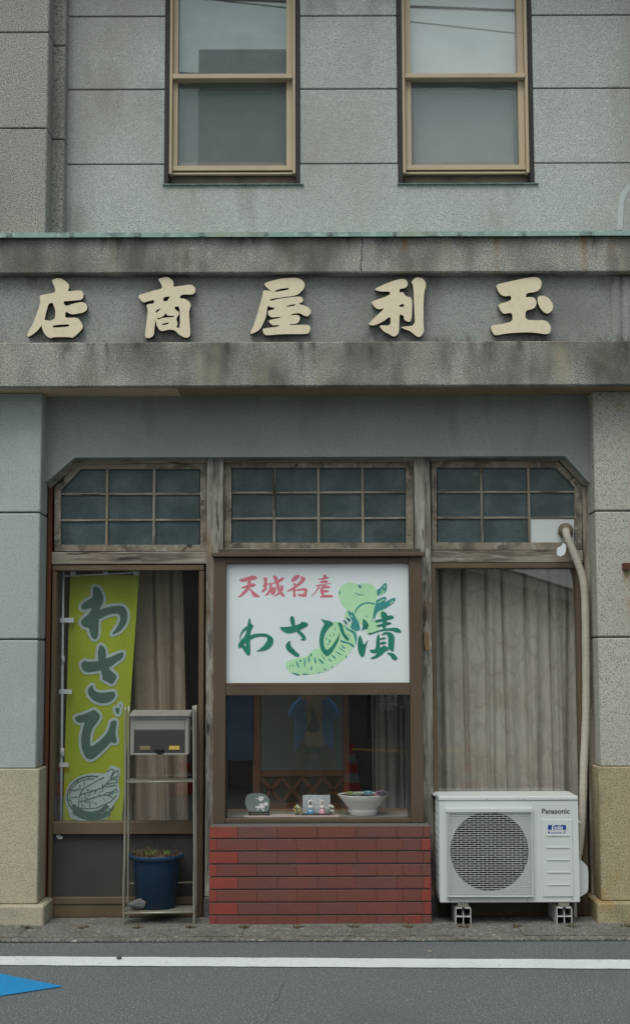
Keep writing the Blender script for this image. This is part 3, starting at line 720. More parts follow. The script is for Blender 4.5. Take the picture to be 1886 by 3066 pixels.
shop_window(1290, 1742, 1686, 'brown shop window behind the outdoor unit', 1304, 1724)

# ---- interior room
bm = bmesh.new()
ri = [(-1.75, .1), (1.75, .1), (1.75, 3.4), (-1.75, 3.4)]
lo = [bm.verts.new((x, y, .02)) for x, y in ri]; hi = [bm.verts.new((x, y, 2.75)) for x, y in ri]
for k in (1, 2, 3): bm.faces.new((lo[k], lo[(k + 1) % 4], hi[(k + 1) % 4], hi[k]))
bm.faces.new(lo); bm.faces.new(hi)
me = bpy.data.meshes.new('interior_wall'); bm.to_mesh(me); bm.free(); me.materials.append(MATS['interior_dark'])
o = bpy.data.objects.new('interior_wall', me); COL.objects.link(o); o.parent = bld
box('wall_core', -1.8, 1.8, .09, .2, Z(943, 1385, .1), 3.1, 'joint', bld)
box('back_wall', -3.4, 3.4, 3.45, 3.6, 0, z_top, 'joint', bld)
box('side_wall', -3.4, -1.8, .12, 3.45, 0, z_top, 'joint', bld)
box('side_wall', 1.8, 3.4, .12, 3.45, 0, z_top, 'joint', bld)
box('floor_slab', -1.8, 1.8, .3, 3.45, 2.8, 3.1, 'joint', bld)
# ------------------------------------------------------------------ raised letters on the fascia
YS = YF + .07 - .045
ZA, ZB, ZC, ZS = (0, 780), (640, 780), (1246, 780), 2.3625
CH = [
 ('sign_letter', 'raised beige character at the far left end of the fascia', ZA,
  [[(370,137),(415,121),(455,137),(490,168),(493,192),(480,219),(560,211),(582,213),(594,238),(590,265),(575,279),(500,285),(447,289),(468,325),(520,305),(585,291),(612,307),(621,332),(612,355),(585,370),(515,382),(490,373),(468,358),(461,406),(540,403),(562,415),(588,455),(587,480),(545,525),(515,547),(490,541),(385,541),(362,551),(335,538),(312,510),(298,475),(300,455),(270,495),(235,522),(205,540),(194,535),(205,500),(240,440),(290,297),(283,265),(285,245),(395,228),(390,190),(372,150)]],
  [[(347,302),(378,299),(380,318),(394,345),(393,412),(350,428),(335,421),(317,424),(328,370)], [(375,461),(410,455),(495,450),(488,467),(440,472),(376,474)]]),
 ('sign_letter', 'raised beige character second from the left on the fascia', ZA,
  [[(1120,130),(1150,122),(1172,114),(1200,122),(1225,145),(1231,165),(1225,187),(1330,172),(1352,170),(1378,185),(1385,210),(1380,228),(1362,241),(1283,240),(1270,268),(1310,270),(1340,290),(1352,315),(1345,340),(1338,360),(1342,430),(1348,510),(1345,535),(1325,547),(1300,543),(1262,520),(1240,494),(1200,487),(1150,500),(1130,493),(1112,465),(1104,435),(1098,410),(1098,445),(1092,500),(1088,530),(1068,545),(1045,550),(1028,538),(1027,520),(1038,440),(1048,345),(1036,315),(1060,306),(1090,304),(1093,278),(1050,287),(1020,298),(1000,285),(985,262),(980,245),(1080,215),(1148,198),(1147,180),(1135,155)]],
  [[(1155,262),(1205,251),(1195,270),(1185,286),(1158,290)], [(1104,352),(1140,338),(1130,352),(1103,374)], [(1112,402),(1128,408),(1160,392),(1172,370),(1182,388),(1205,390),(1238,392),(1225,402),(1180,402),(1140,410),(1118,420)],
   [(1235,328),(1272,322),(1275,473),(1250,478),(1258,445),(1248,410),(1265,385),(1268,365),(1240,345)], [(1145,448),(1195,437),(1192,450),(1150,458)]]),
 ('sign_letter', 'raised beige character in the middle of the fascia', ZB,
  [[(355,163),(400,145),(470,128),(540,122),(590,122),(625,138),(645,165),(640,195),(615,225),(585,247),(500,258),(400,272),(397,287),(455,272),(520,262),(605,253),(628,262),(632,285),(620,298),(597,306),(660,325),(688,350),(685,375),(665,395),(645,393),(605,370),(560,376),(535,386),(600,385),(612,405),(605,430),(585,447),(535,450),(535,456),(660,454),(680,462),(684,485),(670,515),(650,520),(480,520),(375,530),(355,520),(345,490),(350,480),(460,467),(460,455),(420,460),(398,445),(386,422),(470,406),(468,398),(405,403),(384,382),(384,355),(425,346),(430,330),(405,333),(388,320),(378,335),(370,400),(345,455),(325,490),(290,510),(258,522),(262,505),(290,440),(345,250),(348,218),(360,210),(385,212),(410,219),(385,200),(365,180)]],
  [[(425,217),(470,200),(533,193),(528,207),(440,222)], [(510,325),(540,313),(580,308),(575,320),(515,328)]]),
 ('sign_letter', 'raised beige character second from the right on the fascia', ZB,
  [[(1130,205),(1200,170),(1270,142),(1335,127),(1360,138),(1372,162),(1365,185),(1345,197),(1315,200),(1310,225),(1340,225),(1352,250),(1390,260),(1402,280),(1400,400),(1390,432),(1370,434),(1345,418),(1342,390),(1312,378),(1310,480),(1305,515),(1285,535),(1265,538),(1235,518),(1205,505),(1180,478),(1170,458),(1250,460),(1248,392),(1200,430),(1140,458),(1110,458),(1092,450),(1140,400),(1210,335),(1165,347),(1140,332),(1120,310),(1115,290),(1245,245),(1245,218),(1180,220)],
   [(1395,152),(1415,128),(1440,117),(1475,125),(1498,155),(1500,185),(1490,210),(1482,280),(1482,460),(1487,500),(1470,530),(1448,543),(1425,530),(1390,500),(1340,482),(1320,470),(1422,460),(1418,350),(1410,180)]],
  [[(1310,318),(1340,303),(1345,330),(1312,327)]]),
 ('sign_letter', 'raised beige character at the far right end of the fascia', ZC,
  [[(560,172),(640,152),(740,130),(835,114),(865,122),(885,150),(884,180),(870,205),(845,222),(780,230),(770,260),(820,258),(840,270),(850,300),(842,325),(825,342),(770,355),(770,418),(865,424),(890,420),(925,430),(945,455),(952,485),(940,515),(915,522),(840,510),(760,507),(640,515),(560,530),(545,520),(528,490),(525,460),(600,450),(680,430),(676,367),(615,378),(595,355),(573,310),(670,283),(668,247),(625,255),(595,240),(575,215)],
   [(858,253),(900,248),(935,265),(960,300),(968,330),(955,360),(925,378),(895,362),(870,330),(855,290)]], []),
]
for nm, lab, org, polys, hol in CH:
    wp = [zp(p, org, ZS, YS, .2) for p in polys]; wh = [zp(p, org, ZS, YS, .2) for p in hol]
    cx = sum(a for a, b in wp[0]) / len(wp[0]); cz = min(b for a, b in wp[0])
    t = thing(nm, lab, 'letter', (cx, YS, cz), 'raised letters along the fascia')
    plate('face', wp, wh, YS, .003, 'letter_gold', t)
    plate('edge', wp, wh, YS + .0032, .036, 'letter_edge', t)

# ------------------------------------------------------------------ brick base under the display window
YB = -.27
zb_top = Z(943, 2475, YB)
base = thing('brick_base', 'low red brick tile wall under the display window', 'brick wall', (0, YB, 0))
bx0, bx1 = X(625, 2600, YB) + .004, X(1289.5, 2600, YB)
box('mortar', bx0 + .003, bx1 - .003, YB + .010, -.02, .008, zb_top - .006, 'mortar', base)
def zx(a): return X(600 + a / 2.1, 2480, YB)
ja = [53, 235, 485, 735, 980, 1232, 1400, 1447]; jb = [53, 103, 355, 605, 855, 1105, 1270, 1385, 1447]
pit = (zb_top - .01) / 7.72
for r in range(8):
    zt_ = zb_top - r * pit; zb_ = max(zt_ - pit + .0085, .010)
    js = ja if r % 2 == 0 else jb
    for k in range(len(js) - 1):
        x0, x1 = zx(js[k]) + .0005, zx(js[k + 1]) - .0005
        x0 = max(x0, bx0); x1 = min(x1, bx1)
        end = k == 0 or (r % 2 == 1 and k >= len(js) - 3 and r in (1, 3, 7)) or k == len(js) - 2
        mt = 'brick_bright' if (k == 0 or (end and random.random() < .5)) else random.choice(['brick_red', 'brick_red', 'brick_brown'])
        jit = random.uniform(-.0010, .0010)
        yb = -.02 if k in (0, len(js) - 2) else YB + .03
        box('brick', x0, x1, YB + jit, yb, zb_, zt_, mt, base, .0011)
box('coping', bx0 + .004, bx1 - .004, YB + .004, -.03, zb_top - .006, zb_top + .003, 'mortar', base)

# ------------------------------------------------------------------ display window (brown aluminium box bay)
YD = -.15
disp = thing('display_window', 'brown framed display window box standing on the brick base', 'display window', (0, YD, zb_top))
zD = lambda py: Z(943, py, YD)
xl0, xl1 = X(640.5, 1750, YD), X(677, 1750, YD); xr0, xr1 = X(1224, 1750, YD), X(1262, 1750, YD)
zlow = zb_top + .005
box('stile', xl0, xl1, YD, -.036, zlow, zD(1668), 'brown_aluminium', disp, .003)
box('stile', xr0, xr1, YD, -.036, zlow, zD(1668), 'brown_aluminium', disp, .003)
box('top_rail', xl1, xr0, YD + .003, -.04, zD(1686), zD(1669), 'brown_aluminium', disp, .002)
box('mid_rail', xl1, xr0, YD + .003, -.06, zD(2082), zD(2045), 'brown_aluminium', disp, .003)
box('bottom_rail', xl1, xr0, YD + .003, -.06, zlow, zD(2451), 'brown_aluminium', disp, .003)
box('cap', X(632, 1660, YD - .03), X(1271, 1660, YD - .03), YD - .03, -.036, zD(1667.5) + .001, zD(1655), 'brown_aluminium', disp, .003)
pbox('cap_upstand', 655, 1643, 1258, 1655, -.07, -.036, 'dark_sill', disp, .002)
# inner stops and pane
for a, b in ((677, 681), (1220, 1224)):
    box('glazing_bead', X(a, 2250, YD + .02), X(b, 2250, YD + .02), YD + .02, YD + .035, zD(2450), zD(2083), 'dark_rubber', disp)
bm = bmesh.new(); za, zb2 = zD(2452), zD(2081); dy = (zb2 - za) * .02
bm.faces.new([bm.verts.new(c) for c in ((xl1 - .002, -.11 - dy / 2, za), (xr0 + .002, -.11 - dy / 2, za), (xr0 + .002, -.11 + dy / 2, zb2), (xl1 - .002, -.11 + dy / 2, zb2))])
obj('pane', bm, 'display_glass', disp)
zsh = Z(943, 2449, -.1)
box('shelf', xl0 + .01, xr1 - .01, -.1, .24, zsh - .02, zsh, 'shelf', disp)
box('shelf_back', xl0 + .01, xr1 - .01, .24, .26, zsh - .02, zsh + .012, 'screen_weave', disp)
box('case_side', xl0 + .004, xl0 + .012, -.036, .1, zsh, zD(1690), 'interior', disp)
box('case_side', xr1 - .012, xr1 - .004, -.036, .1, zsh, zD(1690), 'interior', disp)
box('backing', xl1, xr0, -.04, -.034, zD(2082), zD(1690), 'interior_dark', disp)

# ------------------------------------------------------------------ white sign board with printed writing and wasabi root
YW = -.115
sign = thing('sign_board', 'white sign board with red and green brush writing and a wasabi root', 'sign', (0, YW, zD(2045)), None)
box('board', xl1 + .0005, xr0 - .0005, YW, YW + .02, zD(2045) + .001, zD(1686) - .001, 'sign_white', sign)
SA, SAs = (660, 1680), 2.607
SR, SRs = (700, 1720), 4.725
SW, SWs = (700, 1840), 5.815
SB, SBs = (940, 1720), 5.4
def pr(name, polys, org, s, mat, lay, par=sign, Y=YW, it=1, holes=(), yf=None, cut=.22):
    y = Y - .0006 * lay
    return plate(name, [zp(p, org, s, y, cut, it) for p in polys], [zp(p, org, s, y, cut, it) for p in holes], y, 0, mat, par, yf)
red = [
 [(65,75),(180,40),(270,12),(310,22),(335,55),(320,70),(200,98),(110,108)], [(90,182),(190,150),(270,122),(305,130),(312,155),(290,175),(210,190),(130,200)], [(195,95),(250,90),(240,145),(190,155)], [(175,190),(235,185),(200,240),(130,300),(90,325),(50,328),(80,300)], [(220,185),(300,255),(385,322),(290,325),(265,300),(235,235),(205,190)],
 [(415,45),(445,38),(480,55),(470,90),(472,120),(500,135),(470,160),(462,190),(480,195),(440,240),(400,262),(390,240),(415,215),(425,175),(400,165),(425,150),(428,90)], [(505,105),(540,125),(545,190),(575,170),(605,190),(590,260),(555,300),(530,285),(520,250),(480,300),(430,302),(480,250),(505,190)], [(550,30),(575,12),(610,25),(625,70),(640,130),(655,200),(690,260),(720,290),(715,322),(680,310),(640,265),(605,190),(590,110)], [(655,60),(685,38),(718,50),(690,90),(640,115),(560,135),(520,128),(600,100)], [(665,145),(700,160),(705,210),(670,255),(620,300),(550,320),(600,280),(650,220)],
 [(810,80),(850,25),(900,0),(940,15),(920,50),(870,95),(820,110)], [(940,25),(985,30),(1018,65),(990,110),(920,165),(850,215),(790,240),(730,240),(800,205),(880,150),(930,95),(950,60)], [(830,120),(880,125),(890,165),(850,170)], [(825,210),(880,195),(870,260),(880,310),(860,330),(835,305),(840,250)], [(870,215),(1000,185),(1050,215),(1030,260),(1028,320),(960,318),(905,300),(900,280),(985,275),(1000,225),(885,235)],
 [(1255,5),(1300,0),(1320,40),(1365,50),(1290,70),(1200,78),(1185,65),(1270,50)], [(1200,110),(1260,80),(1330,85),(1330,115),(1250,125)], [(1150,155),(1250,135),(1385,118),(1385,128),(1300,145),(1200,170),(1165,170)], [(1200,165),(1225,175),(1160,260),(1095,325),(1095,310),(1150,245)], [(1240,165),(1290,150),(1375,175),(1350,195),(1250,200),(1290,290),(1240,295),(1215,225)], [(1225,215),(1350,225),(1340,255),(1240,258)], [(1205,318),(1260,290),(1390,285),(1412,318),(1380,325),(1230,328)]]
pr('red_writing', red, SR, SRs, 'print_red', 1)
# wasabi root: light green body, teal shading
lightg = [
 [(510,800),(540,772),(620,755),(680,740),(710,702),(740,680),(770,690),(775,655),(805,645),(812,590),(860,500),(900,465),(960,488),(1000,520),(1060,550),(1066,590),(1055,640),(1020,700),(960,770),(880,830),(800,872),(700,884),(600,890),(540,868),(515,840)],
 [(920,265),(925,220),(950,185),(1010,165),(1060,178),(1080,190),(1110,172),(1170,175),(1210,205),(1225,260),(1215,320),(1205,380),(1180,460),(1140,510),(1110,510),(1070,470),(1045,420),(1000,390),(950,350),(930,300)],
 [(975,385),(1005,400),(1000,440),(965,455)], [(1235,440),(1228,395),(1250,375),(1278,385),(1255,440)], [(1130,560),(1150,470),(1180,460),(1230,470),(1240,540),(1180,560)], [(985,500),(1040,470),(1060,490),(1085,545),(1040,550)]]
pr('root_body', lightg, SA, SAs, 'print_light_green', 1)
teal = [
 [(985,375),(1010,395),(1040,405),(1050,430),(1080,480),(1093,535),(1060,550),(1010,520),(1030,470),(1010,440)],
 [(1218,225),(1240,215),(1285,165),(1300,180),(1298,210),(1290,245),(1225,280)], [(1212,310),(1225,300),(1280,275),(1300,290),(1275,325),(1350,282),(1368,295),(1350,330),(1270,380),(1230,390),(1212,420),(1205,450),(1192,460),(1208,380)],
 [(1040,405),(1060,365),(1100,330),(1150,318),(1205,330),(1210,345),(1150,328),(1105,342),(1068,375),(1052,405)],
 [(1205,340),(1215,370),(1200,420),(1180,470),(1170,485),(1190,430)],
 [(1035,240),(1075,258),(1140,264),(1090,268),(1065,262)], [(1072,180),(1098,190),(1098,212),(1080,212)],
 [(1120,420),(1160,438),(1140,436)], [(925,235),(935,230),(935,258),(925,265)],
 [(950,490),(1000,530),(1050,548),(1068,590),(1055,660),(1048,600),(1030,560),(985,535)], [(540,870),(575,872),(612,880),(620,900)], [(635,890),(650,875),(705,885)], [(930,610),(980,630),(1020,640),(1045,660),(1040,680),(1000,645),(940,635)]]
marks = [(590,770,616,845,15),(620,765,630,790,18),(660,745,655,845,12),(690,735,690,800,16),(545,805,541,830,8),(565,800,566,830,8),(600,800,612,835,10),(712,715,700,750,20),(735,745,745,810,16),(712,810,705,860,14),(758,755,812,808,20),(775,720,830,785,7),(840,755,868,790,14),(865,730,905,768,16),(890,700,955,740,12),(915,665,980,715,10),(935,650,980,688,14),(765,868,775,872,16),(800,835,830,858,10),(865,820,880,835,14),(975,735,990,760,12),(820,595,835,620,10),(845,570,865,590,9),(845,610,852,660,8),(890,520,900,545,9),(880,560,890,590,8),(830,640,842,660,8),(850,605,862,640,10),(960,570,1005,610,10),(985,560,1020,600,8),(800,865,806,870,8),(840,850,845,856,8),(1020,710,1024,716,8),(1010,735,1014,740,6)]
for (a, b, c_, d, w) in marks:
    dx, dy_ = c_ - a, d - b; L_ = math.hypot(dx, dy_); nx, ny = -dy_ / L_ * w / 2, dx / L_ * w / 2
    mx_, my_ = (a + c_) / 2, (b + d) / 2
    teal.append([(a, b), (mx_ + nx, my_ + ny), (c_, d), (mx_ - nx, my_ - ny)])
stuff(pr('root_shading', teal, SA, SAs, 'print_teal', 2))
pr('twig_light', [[(1235,260),(1275,235),(1285,225),(1278,245),(1240,272)], [(1250,235),(1262,215),(1268,225),(1255,245)], [(1272,210),(1280,190),(1290,188),(1280,210)], [(1225,325),(1270,295),(1285,292),(1270,308),(1230,330)], [(1320,330),(1345,305),(1350,315),(1330,335)], [(1080,230),(1095,222),(1105,240),(1090,255)], [(1210,425),(1218,415),(1220,428)], [(1010,415),(1030,430),(1025,445)]], SA, SAs, 'print_light_green', 3)
green = [
 [(275,45),(295,100),(300,165),(330,175),(342,200),(300,280),(285,400),(290,650),(285,690),(260,715),(235,705),(190,650),(135,560),(110,585),(90,585),(78,550),(82,505),(120,460),(200,365),(232,265),(240,180),(255,110)],
 [(240,195),(180,235),(120,320),(103,400),(112,450),(125,460),(120,400),(140,340),(190,285),(235,262)],
 [(285,365),(380,330),(520,325),(600,345),(665,390),(695,440),(680,520),(620,590),(530,630),(440,640),(375,637),(440,615),(520,540),(580,460),(592,410),(560,385),(480,378),(380,392),(285,440),(275,410)],
 [(1015,22),(1040,40),(1060,110),(1070,190),(1080,240),(1060,250),(1010,200),(985,130),(980,70),(995,30)],
 [(790,215),(880,218),(1010,205),(1100,180),(1190,140),(1150,120),(1220,128),(1270,140),(1295,175),(1280,200),(1200,245),(1080,300),(990,325),(910,320),(840,280)],
 [(1085,295),(1145,270),(1200,320),(1250,385),(1252,435),(1235,450),(1145,447),(1185,430),(1190,400),(1150,355)],
 [(992,448),(980,500),(1000,555),(1060,620),(1160,712),(1100,742),(1030,700),(950,640),(910,590),(900,540),(925,490)]]
pr('green_writing', green, SW, SWs, 'print_green', 4, holes=[[(170,525),(212,485),(213,560)]])
green2 = [
 [(110,705),(170,740),(240,745),(300,775),(318,810),(250,850),(190,930),(155,1030),(155,1120),(175,1190),(205,1225),(260,1190),(330,1100),(390,1000),(415,925),(412,990),(390,1080),(330,1190),(270,1280),(215,1325),(170,1300),(110,1210),(85,1110),(90,1000),(125,870),(175,800),(140,760)],
 [(380,775),(430,780),(465,830),(475,890),(500,960),(560,1030),(562,1060),(535,1075),(480,1010),(430,930),(405,840)],
 [(465,735),(500,735),(545,790),(535,820),(500,790)], [(510,700),(560,700),(595,740),(575,775),(545,745)],
 [(780,715),(840,740),(882,810),(870,870),(830,885),(790,890),(755,925),(790,850)],
 [(745,970),(780,1060),(805,1150),(880,1040),(840,1160),(820,1290),(800,1330),(765,1335),(720,1270),(700,1140),(715,1030)],
 [(1100,590),(1150,610),(1190,650),(1175,780),(1150,890),(1110,890),(1105,760),(1075,630)],
 [(970,745),(1090,715),(1190,670),(1250,655),(1300,695),(1265,720),(1150,740),(1040,775),(985,770)],
 [(990,830),(1100,790),(1190,765),(1250,780),(1245,800),(1150,830),(1040,850)],
 [(860,955),(960,935),(1060,895),(1200,865),(1330,860),(1390,885),(1412,930),(1395,945),(1330,935),(1240,905),(1100,910),(990,945),(910,972),(870,970)],
 [(1045,950),(1060,985),(1062,1190),(1100,1230),(1000,1240),(890,1215),(960,1225),(1000,1190),(1005,1030)],
 [(1080,975),(1130,935),(1190,925),(1260,945),(1300,1000),(1298,1110),(1285,1260),(1240,1230),(1195,1200),(1200,1010),(1170,960),(1110,985)],
 [(1060,1035),(1140,1010),(1168,1030),(1130,1050),(1060,1060)], [(1060,1100),(1140,1080),(1178,1100),(1130,1135),(1065,1125)],
 [(1062,1190),(1130,1145),(1200,1180),(1200,1230),(1100,1250),(1010,1275),(920,1265),(890,1215),(1000,1215)],
 [(1080,1215),(1160,1235),(1080,1310),(980,1365),(895,1362),(970,1320),(1030,1270)],
 [(1165,1265),(1230,1260),(1300,1285),(1345,1340),(1348,1375),(1300,1388),(1260,1365),(1230,1310)]]
pr('green_writing', green2, SB, SBs, 'print_green', 4)
# ------------------------------------------------------------------ banner behind the left shop window
YN = .13
BA, BB, Bs = (150, 1680), (150, 2100), 3.217
ban = thing('banner', 'yellow-green hanging banner with dark brush writing in the left window', 'banner', (X(290, 2460, YN), YN, Z(290, 2478, YN)))
def wav(x, z): return .004 * math.sin(x * 38 + z * 3.0) + .0025 * math.sin(z * 9 + x * 7)
tl, tr_, brn, bl = P(211, 1719, YN), P(417, 1722, YN), P(365, 2480, YN), P(189, 2480, YN)
bm = bmesh.new(); NU, NV = 24, 60; gr_ = []
for j in range(NV + 1):
    row = []
    for i in range(NU + 1):
        u, v = i / NU, j / NV
        p = (tl * (1 - u) + tr_ * u) * (1 - v) + (bl * (1 - u) + brn * u) * v
        row.append(bm.verts.new((p.x, YN + wav(p.x, p.z), p.z)))
    gr_.append(row)
for j in range(NV):
    for i in range(NU): bm.faces.new((gr_[j][i], gr_[j][i + 1], gr_[j + 1][i + 1], gr_[j + 1][i]))
obj('cloth', bm, 'banner_cloth', ban, smooth=True)
def capsule(a, b, r, n=5):
    dx, dy_ = b[0] - a[0], b[1] - a[1]; t = math.atan2(dy_, dx)
    return [(b[0] + r * math.cos(t - math.pi / 2 + math.pi * k / n), b[1] + r * math.sin(t - math.pi / 2 + math.pi * k / n)) for k in range(n + 1)] + \
           [(a[0] + r * math.cos(t + math.pi / 2 + math.pi * k / n), a[1] + r * math.sin(t + math.pi / 2 + math.pi * k / n)) for k in range(n + 1)]
def stroke_out(polys, r):
    out = []
    for p in polys:
        q = chaikin(p, .22, 1); out.append(q)
        out += [capsule(q[i], q[(i + 1) % len(q)], r) for i in range(len(q)) if math.hypot(q[i][0] - q[(i + 1) % len(q)][0], q[i][1] - q[(i + 1) % len(q)][1]) > .5]
    return out
wa = [[(430,235),(490,275),(525,370),(480,465),(470,560),(468,700),(455,740),(432,757),(405,735),(385,680),(378,640),(335,635),(310,615),(300,580),(325,550),(375,510),(410,445),(340,470),(305,460),(300,430),(340,390),(420,345),(410,280)],
      [(475,470),(580,435),(690,428),(730,455),(752,520),(735,600),(690,660),(650,690),(592,712),(640,650),(680,570),(675,520),(640,503),(560,515),(470,565),(462,510)]]
sa = [[(485,803),(520,825),(540,860),(543,940),(570,1040),(640,1095),(645,1125),(600,1190),(560,1165),(497,1135),(512,1120),(490,1055),(465,960),(463,860)],
      [(340,955),(360,970),(470,965),(560,935),(680,880),(712,880),(705,925),(650,970),(570,1030),(480,1055),(345,1075),(310,1030),(302,985)],
      [(415,1190),(420,1235),(450,1262),(520,1270),(620,1252),(635,1290),(615,1330),(570,1360),(500,1372),(430,1350),(380,1300),(362,1250),(380,1215)]]
bi = [[(430,80),(488,135),(465,190),(410,260),(388,350),(390,445),(470,390),(550,310),(580,230),(585,195),(630,180),(645,200),(630,310),(650,390),(610,405),(600,380),(550,430),(480,500),(405,565),(350,545),(310,470),(300,350),(320,260),(340,200),(290,208),(250,190),(237,150),(340,120),(400,90)],
      [(625,65),(675,60),(665,130),(640,110)], [(680,20),(688,40),(670,65)]]
for nm, pol, og in (('writing', wa, BA), ('writing', sa, BA), ('writing', bi, BB)):
    pr('writing_border', stroke_out(pol, 26), og, Bs, 'banner_pale', 5, ban, YN, it=0, yf=wav)
    pr(nm, pol, og, Bs, 'banner_dark', 8, ban, YN, yf=wav)
# bowl picture
BC, BCs = (140, 2260), 5.815
pr('bowl_paper', [[(1090,205),(1150,180),(1220,210),(1290,240),(1285,330),(1250,470),(1285,640),(1260,750),(1190,830),(1130,960),(1030,1150),(440,1150),(370,960),(320,760),(345,600),(430,450),(600,350),(850,310),(1040,330)]], BC, BCs, 'banner_pale', 5, ban, YN, yf=wav)
def arc(cx, cy, rx, ry, a0, a1, w, n=14):
    o_ = [(cx + rx * math.cos(R(a0 + (a1 - a0) * k / n)), cy + ry * math.sin(R(a0 + (a1 - a0) * k / n))) for k in range(n + 1)]
    i_ = [(cx + (rx - w) * math.cos(R(a0 + (a1 - a0) * k / n)), cy + (ry - w) * math.sin(R(a0 + (a1 - a0) * k / n))) for k in range(n + 1)]
    return o_ + i_[::-1]
ink = [arc(790, 730, 435, 372, 25, 285, 22, 40), arc(770, 720, 370, 310, 40, 280, 14, 40), arc(760, 730, 380, 325, 30, 150, 70, 20), arc(790, 860, 400, 280, 35, 150, 90, 20)]
for k in range(8):
    a = 40 + k * 32; ca, sa_ = math.cos(R(a)), math.sin(R(a))
    ink.append(capsule((790 + 425 * ca, 730 + 362 * sa_), (775 + 365 * ca, 722 + 305 * sa_), 9, 3))
def line(pts, w): return [capsule(pts[i], pts[i + 1], w, 3) for i in range(len(pts) - 1)]
for pts in ([(580,690),(640,590),(760,520),(900,440),(1000,390)], [(560,800),(580,700),(760,640),(930,590),(1000,545)], [(560,920),(560,820),(760,770),(900,720),(1040,690),(1150,740)], [(560,925),(720,940),(870,925),(1040,850),(1120,810)],
            [(1060,300),(1120,240),(1175,270),(1110,410)], [(1110,410),(1190,300),(1250,270),(1250,370),(1130,410)], [(1000,545),(1100,440),(1230,415),(1230,480),(1030,510)], [(1020,550),(1210,530)], [(1040,660),(1130,650),(1220,590),(1240,650)], [(1080,695),(1200,650)], [(1120,815),(1220,700)], [(450,620),(560,610)], [(580,520),(580,600)], [(650,450),(665,530)], [(440,740),(540,740)]):
    ink += line(pts, 7)
for k in range(46):
    a, b = random.uniform(600, 1020), random.uniform(470, 900)
    if b < 1000 - a * .55 + 40: b += 120
    ink += line([(a, b), (a + random.uniform(-14, 14), b + random.uniform(16, 40))], 6)
pr('bowl_drawing', ink, BC, BCs, 'banner_dark', 8, ban, YN, it=0, yf=wav)
pl = [P(191, 1705, YN - .02), P(190, 1800, YN - .02), P(186, 2200, YN - .02), P(183, 2490, YN - .02)]
obj('pole', tube(bmesh.new(), pl, [.0065, .0065, .0075, .0085], 10), 'plastic_white', ban, smooth=True)
obj('pole_joint', tube(bmesh.new(), [P(189.5, 1963, YN - .02), P(189.5, 1985, YN - .02)], .010, 10), 'plastic_white', ban, smooth=True)
obj('pole_joint', tube(bmesh.new(), [P(187, 2240, YN - .02), P(187, 2266, YN - .02)], .013, 10), 'plastic_white', ban, smooth=True)
obj('cross_arm', tube(bmesh.new(), [P(186, 1725, YN - .004), P(420, 1713, YN - .004)], .005, 8), 'plastic_white', ban)
for (a, b, c_, d) in ((180, 1850, 222, 1864), (178, 2064, 216, 2078), (178, 2284, 206, 2297), (212, 1709, 227, 1722), (309, 1710, 324, 1722), (400, 1710, 416, 1722)):
    pbox('tab', a, b, c_, d, YN - .03, YN - .024, 'plastic_white', ban, .001)

# ------------------------------------------------------------------ curtains
def curtain(name, label, x0, x1, z0, z1, Y, n, amp, mat, lean=0.0, group=None, seed=1, pin=.075):
    rnd = random.Random(seed)
    bm = bmesh.new(); NX, NZ = n * 14, 24; rows_ = []
    ph = [rnd.uniform(-.25, .25) for _ in range(n + 2)]; aa = [rnd.uniform(.3, 1.4) for _ in range(n + 2)]
    for j in range(NZ + 1):
        v = j / NZ; row = []
        for i in range(NX + 1):
            u = i / NX * n; k = int(min(u, n - 1e-6)); fr = u - k
            a = aa[k] * (1 - fr) + aa[k + 1] * fr
            s = math.sin(2 * math.pi * (u + ph[k] * v * .5))
            s = math.copysign(abs(s) ** .8, s)
            y = Y + amp * a * (.25 + .75 * v) * s + .012 * v * math.sin(u * 1.7 + seed)
            pw = .045 + .07 * v
            pinch = math.exp(-((fr - .5 - ph[k] * v) / pw) ** 2) * pin * (.35 + .55 * aa[k]) * (1 - .35 * v)
            x = x0 + (x1 - x0) * i / NX + lean * v * (i / NX) + .012 * v * math.sin(u * 2.3 + seed) + .020 * math.sin(u * 1.9 + seed * 2) * math.sin(math.pi * i / NX)
            row.append(bm.verts.new((x, y + pinch, z1 + (z0 - z1) * v)))
        rows_.append(row)
    for j in range(NZ):
        for i in range(NX): bm.faces.new((rows_[j][i], rows_[j][i + 1], rows_[j + 1][i + 1], rows_[j + 1][i]))
    return tag(obj(name, bm, mat, smooth=True), label, 'curtain', group)
zf = Z(943, 2560, .2)
curtain('curtain', 'beige curtain hanging behind the yellow-green banner', X(165, 1800, .26), X(546, 1800, .26), zf, Z(943, 1690, .26), .26, 6, .028, 'curtain_beige', .06, seed=3)
curtain('curtain', 'grey pleated curtain filling the window behind the outdoor unit', X(1286, 1800, .17), X(1735, 1800, .17), zf, Z(943, 1690, .17), .17, 7, .030, 'curtain_grey', seed=5)
curtain('curtain', 'narrow pale curtain at the right of the display window', X(1110, 2300, .42), X(1262, 2300, .42), Z(943, 2450, .42), Z(943, 1990, .42), .42, 5, .02, 'curtain_pale', seed=8)
